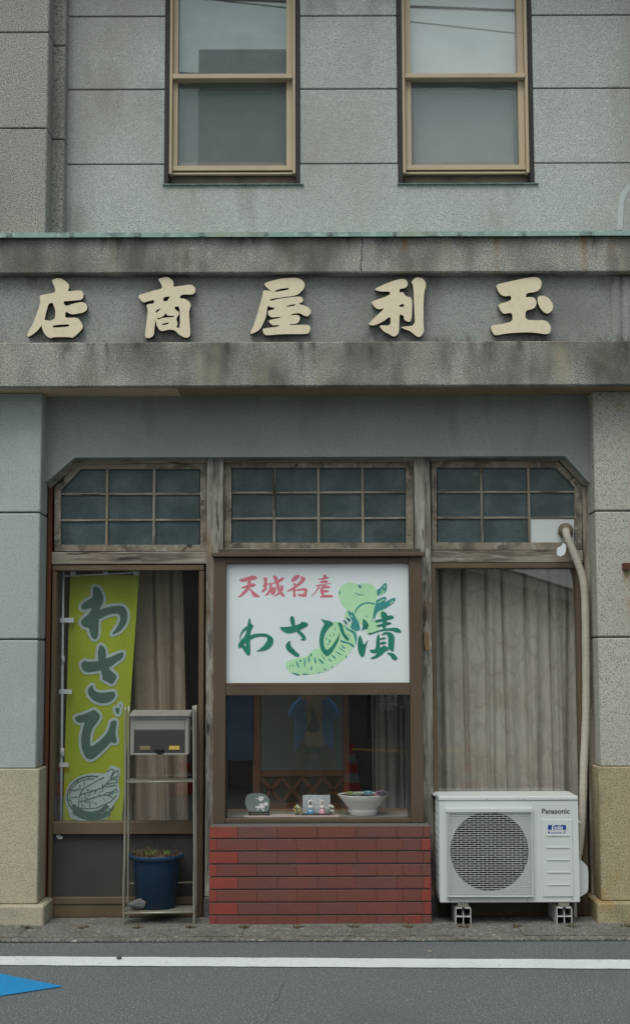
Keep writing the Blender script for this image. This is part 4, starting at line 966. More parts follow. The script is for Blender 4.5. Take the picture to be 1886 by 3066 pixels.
# ------------------------------------------------------------------ metal rack with mailbox, pot and stone
YR0, YR1 = -.275, -.085
def rackx(px, py, Y): return X(px, py, Y)
rack = thing('metal_rack', 'thin steel tube rack standing in front of the left window', 'rack', (X(480, 2750, -.2), -.2, .01))
def leg(pts, Y, kick):
    q = []
    for (px, py) in pts: q.append(P(px, py, Y))
    q[-1].z = .010
    return q
fl_ = leg([(377, 2117), (376, 2300), (375, 2480), (374, 2580), (371, 2640), (371, 2757)], YR0, 1)
fr_ = leg([(580, 2113), (581, 2300), (582, 2480), (583, 2580), (581, 2640), (581.5, 2757)], YR0, 1)
rl_ = [P(387, 2114, YR1), P(385, 2500, YR1), P(385, 2700, YR1)]; rl_.append(Vector((rl_[-1].x, YR1, .010)))
rr_ = [P(587, 2111, YR1), P(588, 2500, YR1), P(588, 2700, YR1)]; rr_.append(Vector((rr_[-1].x, YR1, .010)))
for q in (fl_, fr_, rl_, rr_): obj('leg', tube(bmesh.new(), smooth_path(q, 2), .0068, 10), 'galvanised', rack, smooth=True)
def rung(pa, pb, r=.006): return obj('rung', tube(bmesh.new(), [pa, pb], r, 8), 'galvanised', rack, smooth=True)
rung(P(377, 2343, YR0), P(581, 2340, YR0), .004); rung(P(385, 2336, YR1), P(588, 2334, YR1), .004)
rung(P(372, 2735, YR0), P(582, 2731, YR0), .007); rung(P(385, 2722, YR1), P(588, 2720, YR1), .006)
rung(P(385, 2645, YR1), P(588, 2642, YR1), .005)
zshelf = Z(480, 2340, YR0); zbot = Z(480, 2730, YR0)
box('shelf_plate', X(378, 2340, YR0), X(580, 2340, YR0), YR0 + .005, YR1 - .004, zshelf - .002, zshelf + .001, 'galvanised', rack)
for y in (YR0 + .03, -.21, -.165, YR1 - .03): box('shelf_bar', X(374, 2732, YR0), X(582, 2732, YR0), y - .010, y + .010, zbot - .003, zbot + .003, 'galvanised', rack)
for a, b in ((fl_, rl_), (fr_, rr_)):
    for t in (.96, .36): pass
    rung(Vector((a[2].x, YR0, zshelf)), Vector((b[1].x, YR1, zshelf)), .004); rung(Vector((a[-1].x, YR0, zbot)), Vector((b[-1].x, YR1, zbot)), .005)

# mailbox
YM0, YM1 = -.25, -.11
mb = thing('mailbox', 'stainless mailbox with dark door hung in the steel rack', 'mailbox', (X(478, 2260, YM0), (YM0 + YM1) / 2, Z(478, 2262, YM0)))
MO, MS = (360, 2090), 5.815
def mpx(a, b): return (MO[0] + a / MS, MO[1] + b / MS)
def mbox(nm, a, b, c_, d, Y0, Y1, mat, bev=.001): 
    p0 = mpx(a, b); p1 = mpx(c_, d)
    return pbox(nm, p0[0], p0[1], p1[0], p1[1], Y0, Y1, mat, mb, bev)
mbox('body', 182, 320, 1190, 990, YM0 + .008, YM1, 'stainless', .002)
mbox('frame', 180, 318, 243, 992, YM0, YM0 + .0075, 'stainless'); mbox('frame', 1132, 318, 1192, 985, YM0, YM0 + .0075, 'stainless')
mbox('frame', 243, 318, 1132, 372, YM0 + .0005, YM0 + .0075, 'stainless'); mbox('frame', 243, 962, 1132, 990, YM0 + .0005, YM0 + .0075, 'stainless')
mbox('flap', 247, 382, 1128, 550, YM0 + .001, YM0 + .0076, 'stainless')
mbox('door', 247, 564, 1132, 958, YM0 + .002, YM0 + .0078, 'mail_dark')
h1 = mbox('name_slot', 345, 838, 530, 905, YM0 - .001, YM0 + .0015, 'mail_slot', .0012)
h2 = mbox('name_slot', 852, 834, 1035, 902, YM0 - .001, YM0 + .0015, 'mail_slot_gold', .0012)
mbox('latch', 605, 885, 765, 935, YM0 - .010, YM0 + .0015, 'lacquer_black', .002)
mbox('hasp', 650, 930, 735, 985, YM0 - .006, YM0 - .0005, 'lacquer_black', .001)
mbox('rivet', 256, 600, 268, 614, YM0, YM0 + .0015, 'stainless', .0003); mbox('rivet', 1112, 594, 1124, 606, YM0, YM0 + .0015, 'stainless', .0003)
bm = bmesh.new()      # sloping lid
fa, fb = P(*mpx(160, 320), YM0 - .022), P(*mpx(1190, 312), YM0 - .022); ba, bb = P(*mpx(215, 238), YM1), P(*mpx(1235, 228), YM1)
zf_ = (fa.z + fb.z) / 2; zb_ = (ba.z + bb.z) / 2 ; xa_, xb_ = fa.x, X(mpx(1215, 0)[0], 2140, YM0)
prof = [(YM0 - .022, zf_), (YM0 - .022, zf_ + .004), (YM1, zb_ + .008), (YM1, zb_ - .03), (YM0, zf_ - .002)]
a = [bm.verts.new((xa_, y, z)) for y, z in prof]; b = [bm.verts.new((xb_, y, z)) for y, z in prof]
for k in range(5): bm.faces.new((a[k], a[(k + 1) % 5], b[(k + 1) % 5], b[k]))
bm.faces.new(a[::-1]); bm.faces.new(b)
lid = obj('lid', bm, 'stainless', mb)
for k in range(1, 6):
    xx = xa_ + (xb_ - xa_) * k / 6
    bm = bmesh.new(); d = Vector((0, YM1 - YM0 + .022, zb_ + .004 - zf_)); n_ = Vector((0, -d.z, d.y)).normalized()
    p0 = Vector((xx, YM0 - .022, zf_ + .004)) + n_ * .0006; p1 = p0 + d
    bm.faces.new([bm.verts.new(v) for v in (p0 + Vector((-.0012, 0, 0)), p0 + Vector((.0012, 0, 0)), p1 + Vector((.0012, 0, 0)), p1 + Vector((-.0012, 0, 0)))])
    obj('seam', bm, 'galvanised', lid)
# hanging straps that tie the box to the rack
for xx in (xa_ - .0, xb_ - .01): box('strap', xx, xx + .012, YM1, YM1 + .012, zb_ - .1, zb_ - .085, 'galvanised', mb)

# blue pot
YPt = -.145
pcx = X(468.5, 2560, YPt); s_ = 532 * 8 / (8 + YPt) * 1.0
def rr2(px): return px / 2 / (FPX / (8 + YPt) * .995)
zrim, zpb = Z(468, 2556, YPt), zbot + .004
rrim = rr2(160); rtop = rr2(140); rbot = rr2(116)
pot = thing('flower_pot', 'blue plastic flower pot with dry grass on the rack', 'flower pot', (pcx, YPt, zpb))
prof = [(rbot * .9, zpb), (rbot, zpb + .004), (rtop * .97, zrim - .035), (rtop, zrim - .028), (rrim * .98, zrim - .024), (rrim, zrim - .012), (rrim, zrim - .003), (rrim * .985, zrim), (rrim * .94, zrim), (rrim * .90, zrim - .02), (rtop * .88, zrim - .05), (rbot * .86, zpb + .012)]
obj('pot', lathe(bmesh.new(), prof, pcx, YPt, 40), 'pot_blue', pot, smooth=True)
bm = bmesh.new(); bx(bm, pcx - .002 - .014, pcx + .022 - .006, YPt - rbot * 1.005, YPt - rbot * .8, zpb + .002, zpb + .018)
obj('drain_notch', bm, 'ac_black', pot)
obj('soil', lathe(bmesh.new(), [(rrim * .88, zrim - .03), (rrim * .88, zrim - .018), (rrim * .5, zrim - .008)], pcx, YPt, 24), 'soil', pot)
def blades(name, cx, cy, cz, rad, n, hmin, hmax, w, mat, parent, spread=.6, seed=1):
    rnd = random.Random(seed); bm = bmesh.new()
    for _ in range(n):
        a = rnd.uniform(0, 2 * math.pi); r = rad * math.sqrt(rnd.random()); h = rnd.uniform(hmin, hmax)
        x, y = cx + r * math.cos(a), cy + r * math.sin(a); b_ = rnd.uniform(0, 2 * math.pi); t = rnd.uniform(0, spread)
        d = Vector((math.cos(b_) * t, math.sin(b_) * t, 1)).normalized()
        s = Vector((-math.sin(b_), math.cos(b_), 0)) * w * rnd.uniform(.6, 1.3)
        p = Vector((x, y, cz)); m_ = p + d * h * .6; e = p + d * h + Vector((math.cos(b_), math.sin(b_), -.3)) * h * .25 * rnd.random()
        v = [bm.verts.new(q) for q in (p - s, p + s, m_ + s * .8, m_ - s * .8, e)]
        bm.faces.new((v[0], v[1], v[2], v[3])); bm.faces.new((v[3], v[2], v[4]))
    return obj(name, bm, mat, parent)
stuff(blades('dry_grass', pcx, YPt, zrim - .02, rrim * .92, 760, .015, .055, .0022, 'dry_grass', pot, 1.9, 3))
stuff(blades('dry_grass', pcx, YPt, zrim - .015, rrim * .85, 70, .03, .085, .001, 'dry_grass', pot, .7, 5))
stuff(blades('green_grass', pcx + .055, YPt - .02, zrim - .015, .02, 70, .012, .045, .0022, 'green_grass', pot, .8, 4))
stuff(blades('green_grass', pcx - .02, YPt + .02, zrim - .015, .07, 50, .015, .045, .0015, 'green_grass', pot, .8, 9))
# stone
def rock(name, c, r, sx, sy, sz, seed, mat='rock'):
    rnd = random.Random(seed); bm = bmesh.new(); bmesh.ops.create_icosphere(bm, subdivisions=3, radius=1)
    dirs = [(Vector((rnd.gauss(0, 1), rnd.gauss(0, 1), rnd.gauss(0, 1))).normalized(), rnd.uniform(.62, .9)) for _ in range(14)]
    for v in bm.verts:
        for d, l in dirs:
            k = v.co.dot(d)
            if k > l: v.co -= d * (k - l)
        v.co = Vector((c[0] + v.co.x * r * sx, c[1] + v.co.y * r * sy, c[2] + v.co.z * r * sz))
    zmin = min(v.co.z for v in bm.verts)
    for v in bm.verts: v.co.z += c[2] - zmin
    return obj(name, bm, mat)
tag(rock('stone', (X(409, 2715, -.25), -.243, zbot + .004), .056, 1.0, .5, .62, 4), 'grey angular stone lying beside the blue pot', 'stone')

# ------------------------------------------------------------------ air conditioner outdoor unit
YA0, YA1 = -.30, -.015
ac = thing('outdoor_unit', 'white air conditioner outdoor unit beside the brick base', 'air conditioner', (X(1524, 2750, YA0), YA0, .01))
AO, AS = (1260, 2320), 2.7
def ap(a, b): return (AO[0] + a / AS, AO[1] + b / AS)
def ax(a, Y=YA0, b=600): return X(*ap(a, b), Y)
def az_(b, Y=YA0, a=700): return Z(*ap(a, b), Y)
x0, x1 = ax(150), ax(1273); zt_, zb_ = az_(210), az_(1028)
# casing with a round fan opening
cxA, czA = ax(552), az_(617); rA = (ax(868) - ax(236)) / 2
ring_ = [(cxA + rA * math.cos(2 * math.pi * k / 48), czA + rA * math.sin(2 * math.pi * k / 48)) for k in range(48)]
plate('front_panel', [[(x0, zb_), (x1, zb_), (x1, zt_), (x0, zt_)]], [ring_], YA0, .006, 'ac_white', ac)
box('casing', x1 - .004, x1, YA0 + .0062, YA1, zb_, zt_, 'ac_white', ac)
box('base_pan', x0, x1, YA0 + .0062, YA1, zb_ - .004, zb_ + .02, 'ac_white', ac, .002)
box('back', x0, x1 - .0045, YA1 - .006, YA1, zb_ + .021, zt_, 'ac_coil', ac)
box('partition', ax(920), ax(930), YA0 + .007, YA1 - .007, zb_ + .021, zt_, 'ac_black', ac)
box('coil', x0 + .006, x0 + .014, YA0 + .02, YA1 - .007, zb_ + .021, zt_, 'ac_black', ac)
for k in range(12):
    zz = zb_ + .05 + k * (zt_ - zb_ - .08) / 11
    box('side_guard', x0 - .001, x0 + .004, YA0 + .02, YA1 - .007, zz, zz + .004, 'ac_white', ac)
for k in range(5):
    yy = YA0 + .03 + k * .055
    box('side_guard', x0 - .002, x0 + .003, yy, yy + .004, zb_ + .03, zt_, 'ac_white', ac)
box('corner_strip', x0, x0 + .004, YA0 + .0062, YA0 + .02, zb_ + .021, zt_, 'ac_white', ac)
box('lid', x0 - .004, x1 + .002, YA0 - .005, YA1, zt_ + .0012, az_(172), 'ac_white', ac, .008, 3)
box('lid_rear_edge', x0 - .016, x0 - .0045, -.12, YA1, zt_ + .008, az_(172) - .004, 'ac_white', ac, .003)
for a in (535, 838): 
    bm = bmesh.new(); bmesh.ops.create_uvsphere(bm, u_segments=8, v_segments=6, radius=.0035, matrix=Matrix.Translation((ax(a), YA0 - .005, az_(195)))); obj('screw', bm, 'ac_line', ac)
for a, b in ((228, 1012), (850, 1012), (1216, 1008)):
    bm = bmesh.new(); bmesh.ops.create_uvsphere(bm, u_segments=8, v_segments=6, radius=.003, matrix=Matrix.Translation((ax(a), YA0, az_(b)))); obj('screw', bm, 'ac_text', ac)
# fan duct and fan
bm = bmesh.new()
n_ = 40
r0 = [bm.verts.new((cxA + rA * math.cos(2 * math.pi * k / n_), YA0 + .006, czA + rA * math.sin(2 * math.pi * k / n_))) for k in range(n_)]
r1 = [bm.verts.new((cxA + rA * .97 * math.cos(2 * math.pi * k / n_), YA0 + .12, czA + rA * .97 * math.sin(2 * math.pi * k / n_))) for k in range(n_)]
for k in range(n_): bm.faces.new((r0[k], r0[(k + 1) % n_], r1[(k + 1) % n_], r1[k]))
bm.faces.new(r1)
obj('fan_duct', bm, 'ac_black', ac)
fan = None
bm = bmesh.new(); bmesh.ops.create_cone(bm, cap_ends=True, segments=20, radius1=.045, radius2=.038, depth=.05, matrix=Matrix.Translation((cxA, YA0 + .06, czA)) @ Matrix.Rotation(R(90), 4, 'X'))
fan = obj('fan', bm, 'ac_fan', ac)
for k in range(3):
    bm = bmesh.new(); a0 = R(95 + 120 * k); grid = []
    for i in range(7):
        u = i / 6; row = []
        for j in range(5):
            v = j / 4; r = .045 + (rA * .93 - .045) * u; a = a0 + (v - .5) * R(58) * (1 - .15 * u) + u * .25
            row.append(bm.verts.new((cxA + r * math.cos(a), YA0 + .045 + .04 * v, czA + r * math.sin(a))))
        grid.append(row)
    for i in range(6):
        for j in range(4): bm.faces.new((grid[i][j], grid[i][j + 1], grid[i + 1][j + 1], grid[i + 1][j]))
    obj('blade', bm, 'ac_fan', fan, smooth=True)
# grille
gx0, gx1, gz0, gz1 = ax(200), ax(902), az_(982), az_(264)
YG = YA0 - .024
fb_ = bmesh.new()
bx(fb_, gx0, gx1, YG - .002, YA0 - .001, az_(300), gz1)
g_ = obj('grille_hood', fb_, 'ac_white', ac, bev=.004, seg=2)
bm = bmesh.new()
for a in (200, 208, 222, 884, 893): 
    bx(bm, ax(a), ax(a + 5), YG, YG + .003, gz0 + .004, az_(302))
    if a in (200, 893): bx(bm, ax(a), ax(a + 5), YG + .003, YA0 - .0005, gz0 + .004, az_(302))
rows_n = 39; zr0, zr1 = az_(968), az_(306)
for k in range(rows_n):
    zz = zr0 + (zr1 - zr0) * k / (rows_n - 1)
    bx(bm, ax(203), ax(899), YG + .0032, YG + .0058, zz - .0012, zz + .0012)
for k in range(rows_n - 1):
    za, zb2 = zr0 + (zr1 - zr0) * k / (rows_n - 1), zr0 + (zr1 - zr0) * (k + 1) / (rows_n - 1)
    off = (k % 2) * 34
    a = 222 + off + 34
    while a < 880:
        bx(bm, ax(a - 1.6), ax(a + 1.6), YG + .0035, YG + .0055, za + .001, zb2 - .001); a += 68
stuff(obj('grille', bm, 'ac_white', ac))
box('grille_foot', gx0, gx1, YG + .001, YA0 - .0005, gz0, gz0 + .005, 'ac_white', ac, .001)
# panel with markings
pz0, pz1 = az_(985), az_(362)
box('panel', ax(978), ax(1222), YA0 - .006, YA0 - .0005, pz0, pz1, 'ac_white', ac, .005, 2)
for b in (490, 588, 687, 788, 888): box('ridge', ax(1012), ax(1195), YA0 - .0105, YA0 - .0062, az_(b) - .0015, az_(b) + .0015, 'ac_white', ac)
text('maker_name', 'Panasonic', ax(1093), az_(295), YA0 - .0006, .06, 'ac_text', ac, width=ax(1206) - ax(982), bold=.0012)
box('badge', ax(1026), ax(1172), YA0 - .0072, YA0 - .0061, az_(444), az_(406), 'ac_blue', ac)
text('badge_writing', 'Eolia', ax(1100), az_(425), YA0 - .0076, .05, 'doll_white', ac, width=ax(1146) - ax(1054), shear=.25, bold=.0005)
text('small_writing', 'nanoe X', ax(1112), az_(465), YA0 - .0065, .03, 'ac_blue', ac, width=ax(1172) - ax(1048), shear=.2)
bm = bmesh.new(); bmesh.ops.create_circle(bm, cap_ends=True, segments=14, radius=.0055, matrix=Matrix.Translation((ax(1034), YA0 - .0065, az_(466))) @ Matrix.Rotation(R(90), 4, 'X')); obj('logo_dot', bm, 'ac_blue', ac)
# valve cover on the right side
cv = [(1272, 680), (1285, 682), (1330, 725), (1345, 745), (1350, 800), (1350, 930), (1335, 955), (1290, 985), (1272, 985)]
plate('valve_cover', [zp(cv, AO, AS, -.2, .2, 1)], [], -.2, .15, 'ac_white', ac)
box('cover_tab', ax(1275, -.2), ax(1300, -.2), -.19, -.1, az_(412), az_(398), 'ac_white', ac, .002)
# plastic mounting blocks
for a0 in (272, 1084):
    xa_, xb_ = ax(a0), ax(a0 + 124); zt2 = az_(1070); zm = az_(1145)
    bm = bmesh.new(); th = .0035; ya, yb = YA0 - .005, YA1
    bx(bm, xa_, xa_ + th, ya, yb, .010, zt2 - .005); bx(bm, xb_ - th, xb_, ya, yb, .010, zt2 - .005)
    bx(bm, xa_ + .004, xb_ - .004, ya, yb, zt2 - .006, zt2); bx(bm, (xa_ + xb_) / 2 - th / 2, (xa_ + xb_) / 2 + th / 2, ya + .001, yb, .010, zt2 - .0062)
    bx(bm, xa_ + th + .0002, (xa_ + xb_) / 2 - th / 2 - .0002, ya + .0005, yb, zm - .002, zm + .001); bx(bm, (xa_ + xb_) / 2 + th / 2 + .0002, xb_ - th - .0002, ya + .0005, yb, zm - .002, zm + .001)
    blk = obj('mounting_block', bm, 'block_grey', ac)
    box('fixing', xa_ + .012, xb_ - .012, YA0 + .004, YA0 + .05, zt2 + .0005, zb_ - .0045 if False else az_(1034), 'galvanised', blk, .002)
    bm = bmesh.new(); bmesh.ops.create_cone(bm, cap_ends=True, segments=6, radius1=.009, radius2=.009, depth=.012, matrix=Matrix.Translation(((xa_ + xb_) / 2, YA0 - .006, zt2 - .006)) @ Matrix.Rotation(R(90), 4, 'X')); obj('bolt', bm, 'ac_text', blk)

# pipe from the wall cap down behind the unit
YQ = -.06
pipe = thing('refrigerant_pipe', 'cream taped pipe running from the white board down to the outdoor unit', 'pipe', (X(1735, 2541, YQ), YQ, Z(1735, 2541, YQ)))
pts = [P(1693, 1585, .01), P(1693, 1592, -.045), P(1696, 1608, YQ), P(1712, 1644, YQ), P(1733, 1696, YQ), P(1745, 1735, YQ), P(1750, 1787, YQ), P(1752, 1875, YQ), P(1753, 1980, YQ), P(1754, 2090, YQ), P(1751, 2200, YQ), P(1747, 2273, YQ), P(1745, 2371, YQ), P(1742, 2444, YQ), P(1739, 2493, YQ), P(1733, 2545, YQ), P(1722, 2600, -.06)]
sp0 = smooth_path(pts, 3); sp = [sp0[0]]
for p in sp0[1:]:
    while (p - sp[-1]).length > .008: sp.append(sp[-1] + (p - sp[-1]).normalized() * .008)
obj('pipe', tube(bmesh.new(), sp, [.0208 + .0016 * ((i % 4) / 4.0) + .0006 * math.sin(i * .31) for i in range(len(sp))], 16), 'pipe_tape', pipe, smooth=True)
cap_c = P(1694, 1588, -.02)
bm = bmesh.new(); bmesh.ops.create_uvsphere(bm, u_segments=20, v_segments=12, radius=1, matrix=Matrix.Translation(cap_c + Vector((0, .02, 0))) @ Matrix.Diagonal((.044, .038, .044, 1)))
obj('wall_cap', bm, 'putty', pipe, smooth=True)
tg = [(360, 520), (415, 510), (450, 445), (495, 490), (490, 590), (465, 640), (400, 668), (345, 635)]
plate('tag', [zp(tg, (1600, 1540), 5.287, -.085, .15)], [], -.085, .010, 'plastic_white', pipe)
# drain hose stub
tag(obj('drain_hose', tube(bmesh.new(), smooth_path([P(1720, 2690, -.1), P(1721, 2720, -.1), Vector((X(1721, 2730, -.1), -.1, .012))], 1), .010, 10), 'block_grey', smooth=True), 'short grey drain hose under the right end of the outdoor unit', 'hose')
# rusty iron block and broken plug on the right pilaster, rusty hook on the post
tag(pbox('iron_block', 1864, 1685, 1887, 1707, YP - .03, YP, 'rusty_iron', None, .003), 'small rusty iron block on the right pilaster', 'iron block')
tag(rock('broken_plug', tuple(P(1855, 1232, YP - .004)), .022, 1.1, .35, 1.2, 12, 'plinth_granite'), 'broken lump of plaster high on the right pilaster', 'plaster')
hk = [P(1271, 1893, -.05), P(1271, 1898, -.045), P(1270, 1920, -.045), P(1273, 1938, -.05), P(1277, 1948, -.055), P(1281, 1938, -.05), P(1281, 1910, -.045), P(1280, 1893, -.045)]
tag(obj('hasp', tube(bmesh.new(), smooth_path(hk, 2), .004, 8), 'brass', smooth=True), 'small rusty brass hasp on the timber post right of the sign', 'hasp')

# ------------------------------------------------------------------ things on the display shelf
zs_ = zsh + .001
YI = .03
mt_ = tag(box('shelf_mat', X(733, 2445, YI), X(1015, 2445, YI), -.075, .06, zs_, zs_ + .003, 'mat_pink'), 'pink paper mat on the display shelf', 'mat')
zs_ += .0035
D0, Ds = (720, 2330), 6.3
# round stone plate with white blossom
def dpx(a, b): return (D0[0] + a / Ds, D0[1] + b / Ds)
YV = .0
ds = (X(*dpx(545, 700), YV) + X(*dpx(160, 700), YV)) / 2
pl_ = thing('stone_plate', 'rounded grey-green stone plate with white blossom on a black stand', 'ornament', (ds, YV, zs_))
pe = [(95,400),(120,320),(200,290),(380,283),(470,310),(530,370),(553,440),(540,560),(520,620),(480,645),(330,660),(230,660),(150,620),(105,540),(88,470)]
plate('plate', [zp(pe, D0, Ds, YV, .25, 2)], [], YV, .016, 'vase_grey', pl_)
fl = []
for (cx, cy, r) in ((385, 385, 52), (400, 525, 55), (482, 485, 40), (335, 550, 28), (300, 540, 18), (430, 600, 22), (320, 600, 16), (305, 380, 14), (440, 360, 14)):
    for k in range(5):
        a = 2 * math.pi * k / 5 + cx; q = (cx + r * .55 * math.cos(a), cy + r * .55 * math.sin(a))
        fl.append([(q[0] + r * .48 * math.cos(t * math.pi / 4), q[1] + r * .48 * math.sin(t * math.pi / 4)) for t in range(8)])
pr('blossom', fl, D0, Ds, 'doll_white', 2, pl_, YV, it=0)
zpt = Z(*dpx(300, 640), YV)
bm = bmesh.new(); xa_, xb_ = X(*dpx(155, 690), YV), X(*dpx(545, 690), YV)
bx(bm, xa_, xb_, YV - .012, YV + .05, zs_ + .012, zs_ + .02); bx(bm, xa_, xa_ + .01, YV - .012, YV + .05, zs_, zs_ + .0119); bx(bm, xb_ - .01, xb_, YV - .012, YV + .05, zs_, zs_ + .0119)
bx(bm, xa_, xa_ + .008, YV + .018, YV + .045, zs_ + .0201, zpt + .03); bx(bm, xb_ - .008, xb_, YV + .018, YV + .045, zs_ + .0201, zpt + .03)
obj('stand', bm, 'lacquer_black', pl_)
# dolls before a silver screen
E0, Es = (620, 2060), 1512 / 680.0
def epx(a, b): return (E0[0] + a / Es, E0[1] + b / Es)
YDl = .01
tray = tag(box('doll_tray', X(*epx(632, 850), YDl), X(*epx(812, 850), YDl), YDl - .02, YDl + .05, zs_, zs_ + .006, 'lacquer_black', None, .002), 'thin black tray under the two small dolls', 'tray')
scr = thing('doll_screen', 'silver folding screen behind the two small dolls', 'screen', (X(*epx(728, 800), YDl + .035), YDl + .035, zs_ + .006))
xa_, xb_ = X(*epx(637, 780), YDl + .035), X(*epx(818, 780), YDl + .035); zt_ = Z(*epx(728, 712), YDl + .035)
for k in range(3):
    a, b = xa_ + (xb_ - xa_) * k / 3, xa_ + (xb_ - xa_) * (k + 1) / 3
    bm = bmesh.new(); dy = .008 if k % 2 == 0 else -.008; yy = YDl + .035
    v = [bm.verts.new(c) for c in ((a, yy - dy, zs_ + .0065), (b, yy + dy, zs_ + .0065), (b, yy + dy, zt_), (a, yy - dy, zt_), (a, yy - dy + .003, zs_ + .0065), (b, yy + dy + .003, zs_ + .0065), (b, yy + dy + .003, zt_), (a, yy - dy + .003, zt_))]
    for f in ((0, 1, 2, 3), (7, 6, 5, 4), (0, 4, 5, 1), (1, 5, 6, 2), (2, 6, 7, 3), (3, 7, 4, 0)): bm.faces.new([v[i] for i in f])
    obj('leaf', bm, 'silver_paper', scr)
for (a, robe, crest, lab) in ((688, 'doll_blue', 'lacquer_black', 'small white doll in a blue robe on the display shelf'), (765, 'doll_pink', 'doll_gold', 'small white doll in a pink robe on the display shelf')):
    cx = X(*epx(a, 800), YDl); z0 = zs_ + .0065; q = 1.5
    t = thing('doll', lab, 'doll', (cx, YDl, z0), 'pair of dolls on the display shelf')
    obj('robe', lathe(bmesh.new(), [(r * q, z0 + h * q) for r, h in ((.013, 0), (.0135, .004), (.010, .010), (.006, .017), (.0045, .019))], cx, YDl, 18), robe, t, smooth=True)
    bm = bmesh.new(); bmesh.ops.create_uvsphere(bm, u_segments=16, v_segments=10, radius=1, matrix=Matrix.Translation((cx, YDl, z0 + .026 * q)) @ Matrix.Diagonal((.0095 * q, .0085 * q, .0085 * q, 1))); obj('head', bm, 'doll_white', t, smooth=True)
    obj('cap', lathe(bmesh.new(), [(r * q, z0 + h * q) for r, h in ((.0072, .032), (.0078, .039), (.0070, .048), (.003, .050))], cx, YDl, 14), 'doll_white', t, smooth=True)
    box('crest', cx - .0028 * q, cx + .0028 * q, YDl - .0098 * q, YDl - .006 * q, z0 + .034 * q, z0 + .047 * q, crest, t, .0008)
    box('collar', cx - .005 * q, cx + .005 * q, YDl - .0118 * q, YDl - .006 * q, z0 + .009 * q, z0 + .013 * q, 'doll_white', t, .0008)
for (a, b, cols_, lab) in ((602, 815, ('bead_yellow', 'bead_green', 'bead_white'), 'small ball of yellow flowers left of the dolls'), (820, 818, ('bead_white', 'bead_green', 'bead_white'), 'small ball of white flowers right of the dolls')):
    c = P(*epx(a, b), -.0); t = thing('flower_ball', lab, 'ornament', (c.x, 0, zs_), 'flower balls beside the dolls'); rnd = random.Random(a)
    obj('foot', lathe(bmesh.new(), [(.012, zs_), (.011, zs_ + .008), (.006, zs_ + .012)], c.x, 0, 12), 'dark_sill', t)
    for mt in cols_:
        bm = bmesh.new()
        for _ in range(24):
            d = Vector((rnd.gauss(0, 1), rnd.gauss(0, 1), rnd.gauss(0, 1))).normalized() * .0205
            bmesh.ops.create_icosphere(bm, subdivisions=1, radius=rnd.uniform(.0034, .0056), matrix=Matrix.Translation(Vector((c.x, 0, zs_ + .033)) + d))
        obj('blossoms', bm, mt, t, smooth=True)
# white bowl planter
YK = .04
bcx = X(*epx(1037, 780), YK); z0 = zsh + .001
zr = Z(*epx(1037, 714), YK - .07)
def rad(a): return a / Es / 2 / (FPX / (8 + YK)) * 1.0
rt, rm = rad(330), rad(178)
bowl = thing('bowl_planter', 'white footed ceramic bowl planter at the right of the display shelf', 'planter', (bcx, YK, z0))
obj('bowl', lathe(bmesh.new(), [(rm * .9, z0 + .022), (rm, z0 + .03), (rt * .815, z0 + .03 + (zr - z0 - .03) * .6), (rt, zr - .003), (rt, zr), (rt * .97, zr), (rt * .90, zr - .012), (rm * .8, z0 + .04)], bcx, YK, 40), 'ceramic_white', bowl, smooth=True)
obj('saucer', lathe(bmesh.new(), [(rm * .92, z0), (rm * .98, z0 + .004), (rm * 1.14, z0 + .026), (rm * 1.16, z0 + .03), (rm * 1.12, z0 + .03), (rm * .95, z0 + .014)], bcx, YK, 36), 'ceramic_white', bowl, smooth=True)
obj('soil', lathe(bmesh.new(), [(rt * .93, zr - .014), (rt * .93, zr - .006), (.001, zr + .002)], bcx, YK, 24), 'soil', bowl)
def rosette(c, r, n, mat, lab, seed, spiky=.5, up=.7):
    rnd = random.Random(seed); bm = bmesh.new()
    for k in range(n):
        u = k / n; a = k * 2.399; tl_ = R(8 + 58 * (1 - u)); L_ = r * (.45 + .55 * (1 - u)); w = r * .26
        dr = Vector((math.cos(a) * math.sin(tl_), math.sin(a) * math.sin(tl_), math.cos(tl_) * up)); sd = Vector((-math.sin(a), math.cos(a), 0))
        nn = dr.cross(sd).normalized() * w * .35
        b0 = Vector(c) + Vector((0, 0, r * .15 * u)); m_ = b0 + dr * L_ * .62; e = b0 + dr * L_
        v = [bm.verts.new(q) for q in (b0, m_ + sd * w, m_ - sd * w, e, m_ + nn, m_ - nn)]
        for f in ((0, 1, 4), (0, 4, 2), (1, 3, 4), (4, 3, 2), (0, 5, 1), (0, 2, 5), (1, 5, 3), (5, 2, 3)): bm.faces.new([v[i] for i in f])
    return tag(obj('succulent', bm, mat), lab, 'succulent', 'succulents in the white bowl')
for (a, b, r, mt, lab, sd) in ((955, 700, .044, 'succ_green', 'yellow-green succulent at the left rim of the white bowl', 1), (998, 702, .043, 'succ_pale', 'pale green succulent second from the left in the white bowl', 2),
                               (1070, 702, .052, 'succ_blue', 'pale blue succulent right of the middle of the white bowl', 3), (1160, 698, .052, 'succ_purple', 'purple succulent at the right rim of the white bowl', 4), (1113, 712, .028, 'succ_pink', 'tiny pink succulent between the blue and purple ones', 5)):
    p = P(*epx(a, b), YK - (.105 if 960 < a < 1130 else .085)); p.z = zr - .004
    rosette(p, r, 40, mt, lab, sd, up=.9)
